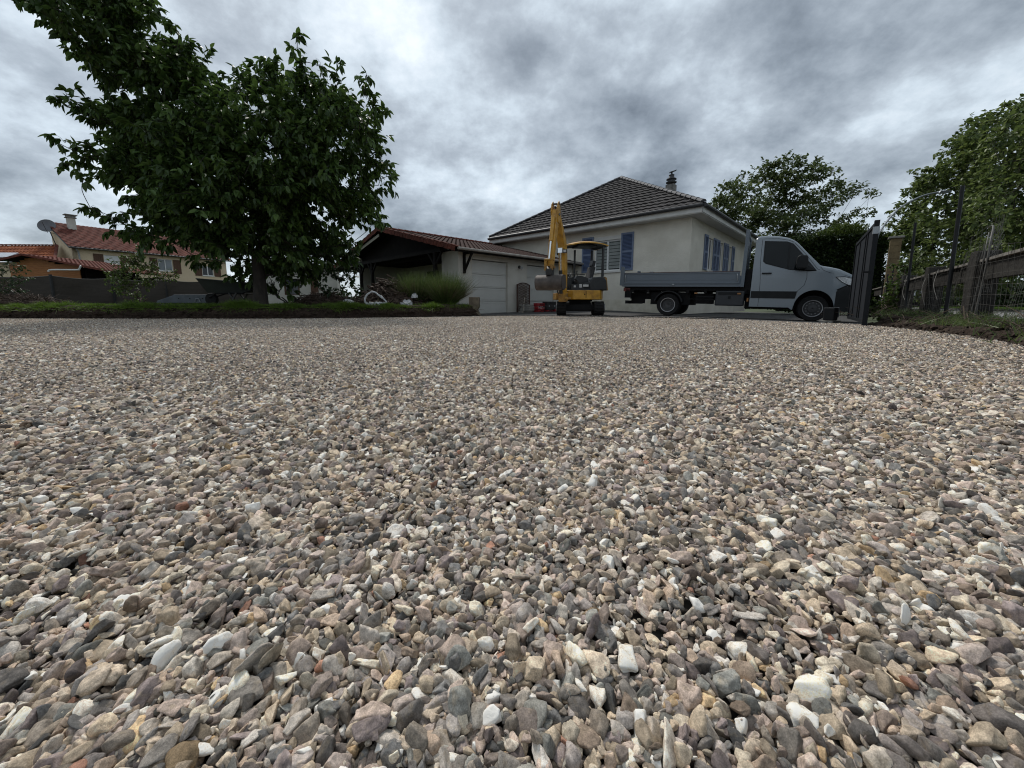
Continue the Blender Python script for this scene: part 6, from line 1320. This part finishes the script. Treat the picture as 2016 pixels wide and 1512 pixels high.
# broom-like ornamental bushes by the garage
L_or = leafmat('broom_green', (.045, .075, .02), (.13, .17, .055), .35); L_dry = leafmat('dry_stalk', (.12, .09, .055), (.22, .18, .12), .2)
def blades(P, D, L, W, bend, g):
    D = D / np.linalg.norm(D, axis=1)[:, None]; S = np.cross(D, g.normal(size=D.shape)); S /= np.linalg.norm(S, axis=1)[:, None]; L = L[:, None]; W = np.broadcast_to(W, (len(P),))[:, None]
    out = np.column_stack([D[:, 0], D[:, 1], -np.abs(D[:, 2]) * .6]); m1 = P + D * L * .5 + out * L * bend * .25; t = P + D * L + out * L * bend
    V = np.stack([P - S * W, P + S * W, m1 + S * W * .7, m1 - S * W * .7, t + S * W * .15, t - S * W * .15], 1).reshape(-1, 3); k = np.arange(len(P))[:, None] * 6
    return V, np.concatenate([k + np.array([0, 1, 2, 3]), k + np.array([3, 2, 4, 5])])
def tuft(loc, R_, H_, n, seed, label, lean=0):
    g = np.random.default_rng(seed); t = thing('broom_bush', loc, 0, label, 'bush'); a = g.uniform(0, 6.28, n); r_ = np.sqrt(g.random(n)) * R_ * .35; P = np.column_stack([r_ * np.cos(a), r_ * np.sin(a), 0 * a]); sp = g.uniform(.0, .95, n)
    D = np.column_stack([np.cos(a) * sp * R_ / H_ * 1.15 + lean, np.sin(a) * sp * R_ / H_, 1 - .25 * sp]); D += g.normal(0, .13, D.shape); lum = .62 + .38 * np.sin(a * 3 + seed) * np.sin(a * 7 + sp * 9) + .25 * np.sin(sp * 14 + a * 2); V, F = blades(P, D, g.uniform(.35, 1.05, n) * H_ * np.clip(lum + .3, .55, 1.08), .004, .10, g); npmesh('foliage', V, F, L_or, t, rnd=np.repeat(g.random(n), 6))
    n2 = n // 12; a = g.uniform(0, 6.28, n2); P = np.column_stack([np.cos(a) * .15, np.sin(a) * .15, 0 * a]); D = np.column_stack([np.cos(a) * g.uniform(.1, 1.2, n2) + lean, np.sin(a) * .5, np.full(n2, .7)]); V, F = blades(P, D, g.uniform(.35, .9, n2) * H_, .006, .05, g); npmesh('stalks', V, F, L_dry, t, rnd=np.repeat(g.random(n2), 6))
tuft((-3.3, 13.35, LZ), .68, 1.18, 8000, 51, 'left one of two fine leaved broom bushes, behind the wood heap')
tuft((-2.25, 13.25, LZ), .72, 1.18, 8500, 52, 'right one of two fine leaved broom bushes, beside the garage corner', .05)
# lawn grass: dense on the lip of the bank
g = np.random.default_rng(77); EP = resample(LEFT[1:], .02); idx = g.integers(0, len(EP), 95000); ex_ = np.array([(EP[i].x, EP[i].y) for i in idx]); of = g.exponential(.28, len(idx)) - .02 + .03 * np.sin(ex_[:, 0] * 3.1); ok = (of < 3); ex_, of = ex_[ok], of[ok]
P = np.column_stack([ex_[:, 0] + g.normal(0, .03, len(of)), ex_[:, 1] + of, np.full(len(of), LZ - .02) + np.where(of < .05, -.04, 0)]); clump = .5 + .5 * np.array([mnoise.noise(Vector((p[0] * 2.2, p[1] * 2.2, 0))) for p in P]) * 1.6
keep = g.random(len(P)) < np.clip(clump + .1, .12, 1); keep &= ~((P[:, 0] > -2.2) & (g.random(len(P)) < .7)); P = P[keep]; clump = clump[keep]
fr = g.random(len(P)) < .07; P[fr, 1] -= .16 + .0 * P[fr, 1] + (P[fr, 1] > 1e9); P[fr, 1] += g.uniform(-.14, .02, fr.sum()); P[fr, 2] -= g.uniform(.0, .09, fr.sum()); D = g.normal(0, .45, P.shape) + [0, -.15, 1]; D[fr] += [0, -.7, -.9]; hL = np.clip(clump * 1.3 - .1, .2, 2.2) * g.uniform(.05, .17, len(P)); hL *= 1 + .6 * (np.sin(P[:, 0] * 2.3) > .3); V, F = blades(P, D, hL, .0042, .35, g)
L_gr = leafmat('grass_blade', (.05, .09, .012), (.16, .26, .035), .4, .5); o = npmesh('grass', V, F, L_gr, rnd=np.repeat(g.random(len(P)), 6)); tag(o, 'fresh green grass along the top of the earth bank and lawn', 'grass', kind='stuff')
n = 9000; P = np.column_stack([g.uniform(-24, -2, n), g.uniform(11.5, 24, n), np.full(n, LZ)]); ok = ~inpoly(P[:, 0], P[:, 1], [(-2.2, 14), (-10.5, 22.5), (2, 30), (6, 14)]) ; P = P[ok]; D = g.normal(0, .4, P.shape) + [0, 0, 1]; V, F = blades(P, D, g.uniform(.05, .14, len(P)), .007, .3, g); o = npmesh('grass', V, F, L_gr, rnd=np.repeat(g.random(len(P)), 6)); tag(o, 'looser grass on the lawn behind the edge of the bank', 'grass', kind='stuff')
# dry hanging roots and weeds on the face of the left bank
tw = MB(); gg_ = random.Random(12); E2 = resample(LEFT[1:], .05)
for k in range(420):
    p = gg_.choice(E2); z = gg_.uniform(.08, .34); a = gg_.uniform(-1.2, 1.2); L_ = gg_.uniform(.06, .3); s_ = Vector((p.x, p.y + .02 + z * .05, z)); d = Vector((math.sin(a), -.35, gg_.uniform(-.6, .15))).normalized() * L_
    tw.tube(smoothpath([s_, s_ + d * .5 + Vector((0, -.02, .02)), s_ + d], 2), [.004, .004, .003, .002, .002], 4)
o = tw.build('roots', M_twig); tag(o, 'pale roots and dead grass hanging from the left earth bank', 'roots', kind='stuff')
# clods and broken earth
cl = MB()
def clod(p, s):
    v, f = ICO[1]; q = gg_.uniform(0, 50); vv = [Vector(a) * s * (1 + .45 * mnoise.noise(Vector(a) * 1.7 + Vector((q, 0, 0)))) for a in v]; cl.add([Vector((a.x * 1.3, a.y, a.z * .7)) + p for a in vv], [tuple(int(t) for t in r_) for r_ in f])
for k in range(900): p = gg_.choice(E2); clod(Vector((p.x + gg_.uniform(-.03, .03), p.y + gg_.uniform(-.06, .04), gg_.choice([gg_.uniform(0, .05), gg_.uniform(0, .3)]))), gg_.uniform(.012, .05))
E3 = resample(RIGHT[:7], .05)
for k in range(1700): p = gg_.choice(E3); n_ = gg_.uniform(-.05, .7); clod(Vector((p.x + n_ * .85, p.y - n_ * .4, .02 + min(.13, n_ * .5))), gg_.choice([gg_.uniform(.008, .025), gg_.uniform(.012, .055)]))
o = cl.build('clods', M_soil); tag(o, 'crumbled clods of dark earth along both banks', 'clods', kind='stuff')
# weeds through the right fence
gw_ = np.random.default_rng(88); n = 9500; t_ = gw_.uniform(-3, 9, n); nn_ = gw_.normal(-.02, .28, n); ww = (np.sin(t_ * 1.7) > -.2) | (t_ > 4); t_, nn_ = t_[ww], nn_[ww]; P = np.column_stack([5.6 + .615 * t_ + .788 * nn_, 4.2 + .788 * t_ - .615 * nn_, np.full(len(t_), .13)])
V, F = blades(P, gw_.normal(0, .45, P.shape) + [0, 0, 1], gw_.uniform(.04, .24, len(P)) * (.6 + .6 * (np.sin(P[:, 0] * 5) > 0)), .004, .45, gw_); o = npmesh('weeds', V, F, L_or, rnd=np.repeat(gw_.random(len(P)), 6)); tag(o, 'weeds and thin grass at the foot of the concrete fence', 'weeds', kind='stuff')
n = 9000; t_ = gw_.uniform(-6, 40, n); nn_ = gw_.uniform(4.4, 8.4, n); P = np.column_stack([5.6 + .615 * t_ + .788 * nn_, 4.2 + .788 * t_ - .615 * nn_, np.full(n, .155)]); V, F = blades(P, gw_.normal(0, .4, P.shape) + [0, 0, 1], gw_.uniform(.06, .16, n), .008, .3, gw_); o = npmesh('grass', V, F, L_gr, rnd=np.repeat(gw_.random(n), 6)); tag(o, 'mown grass of the verge between footpath and street', 'grass', kind='stuff')
print('cherry leaves', n1_)
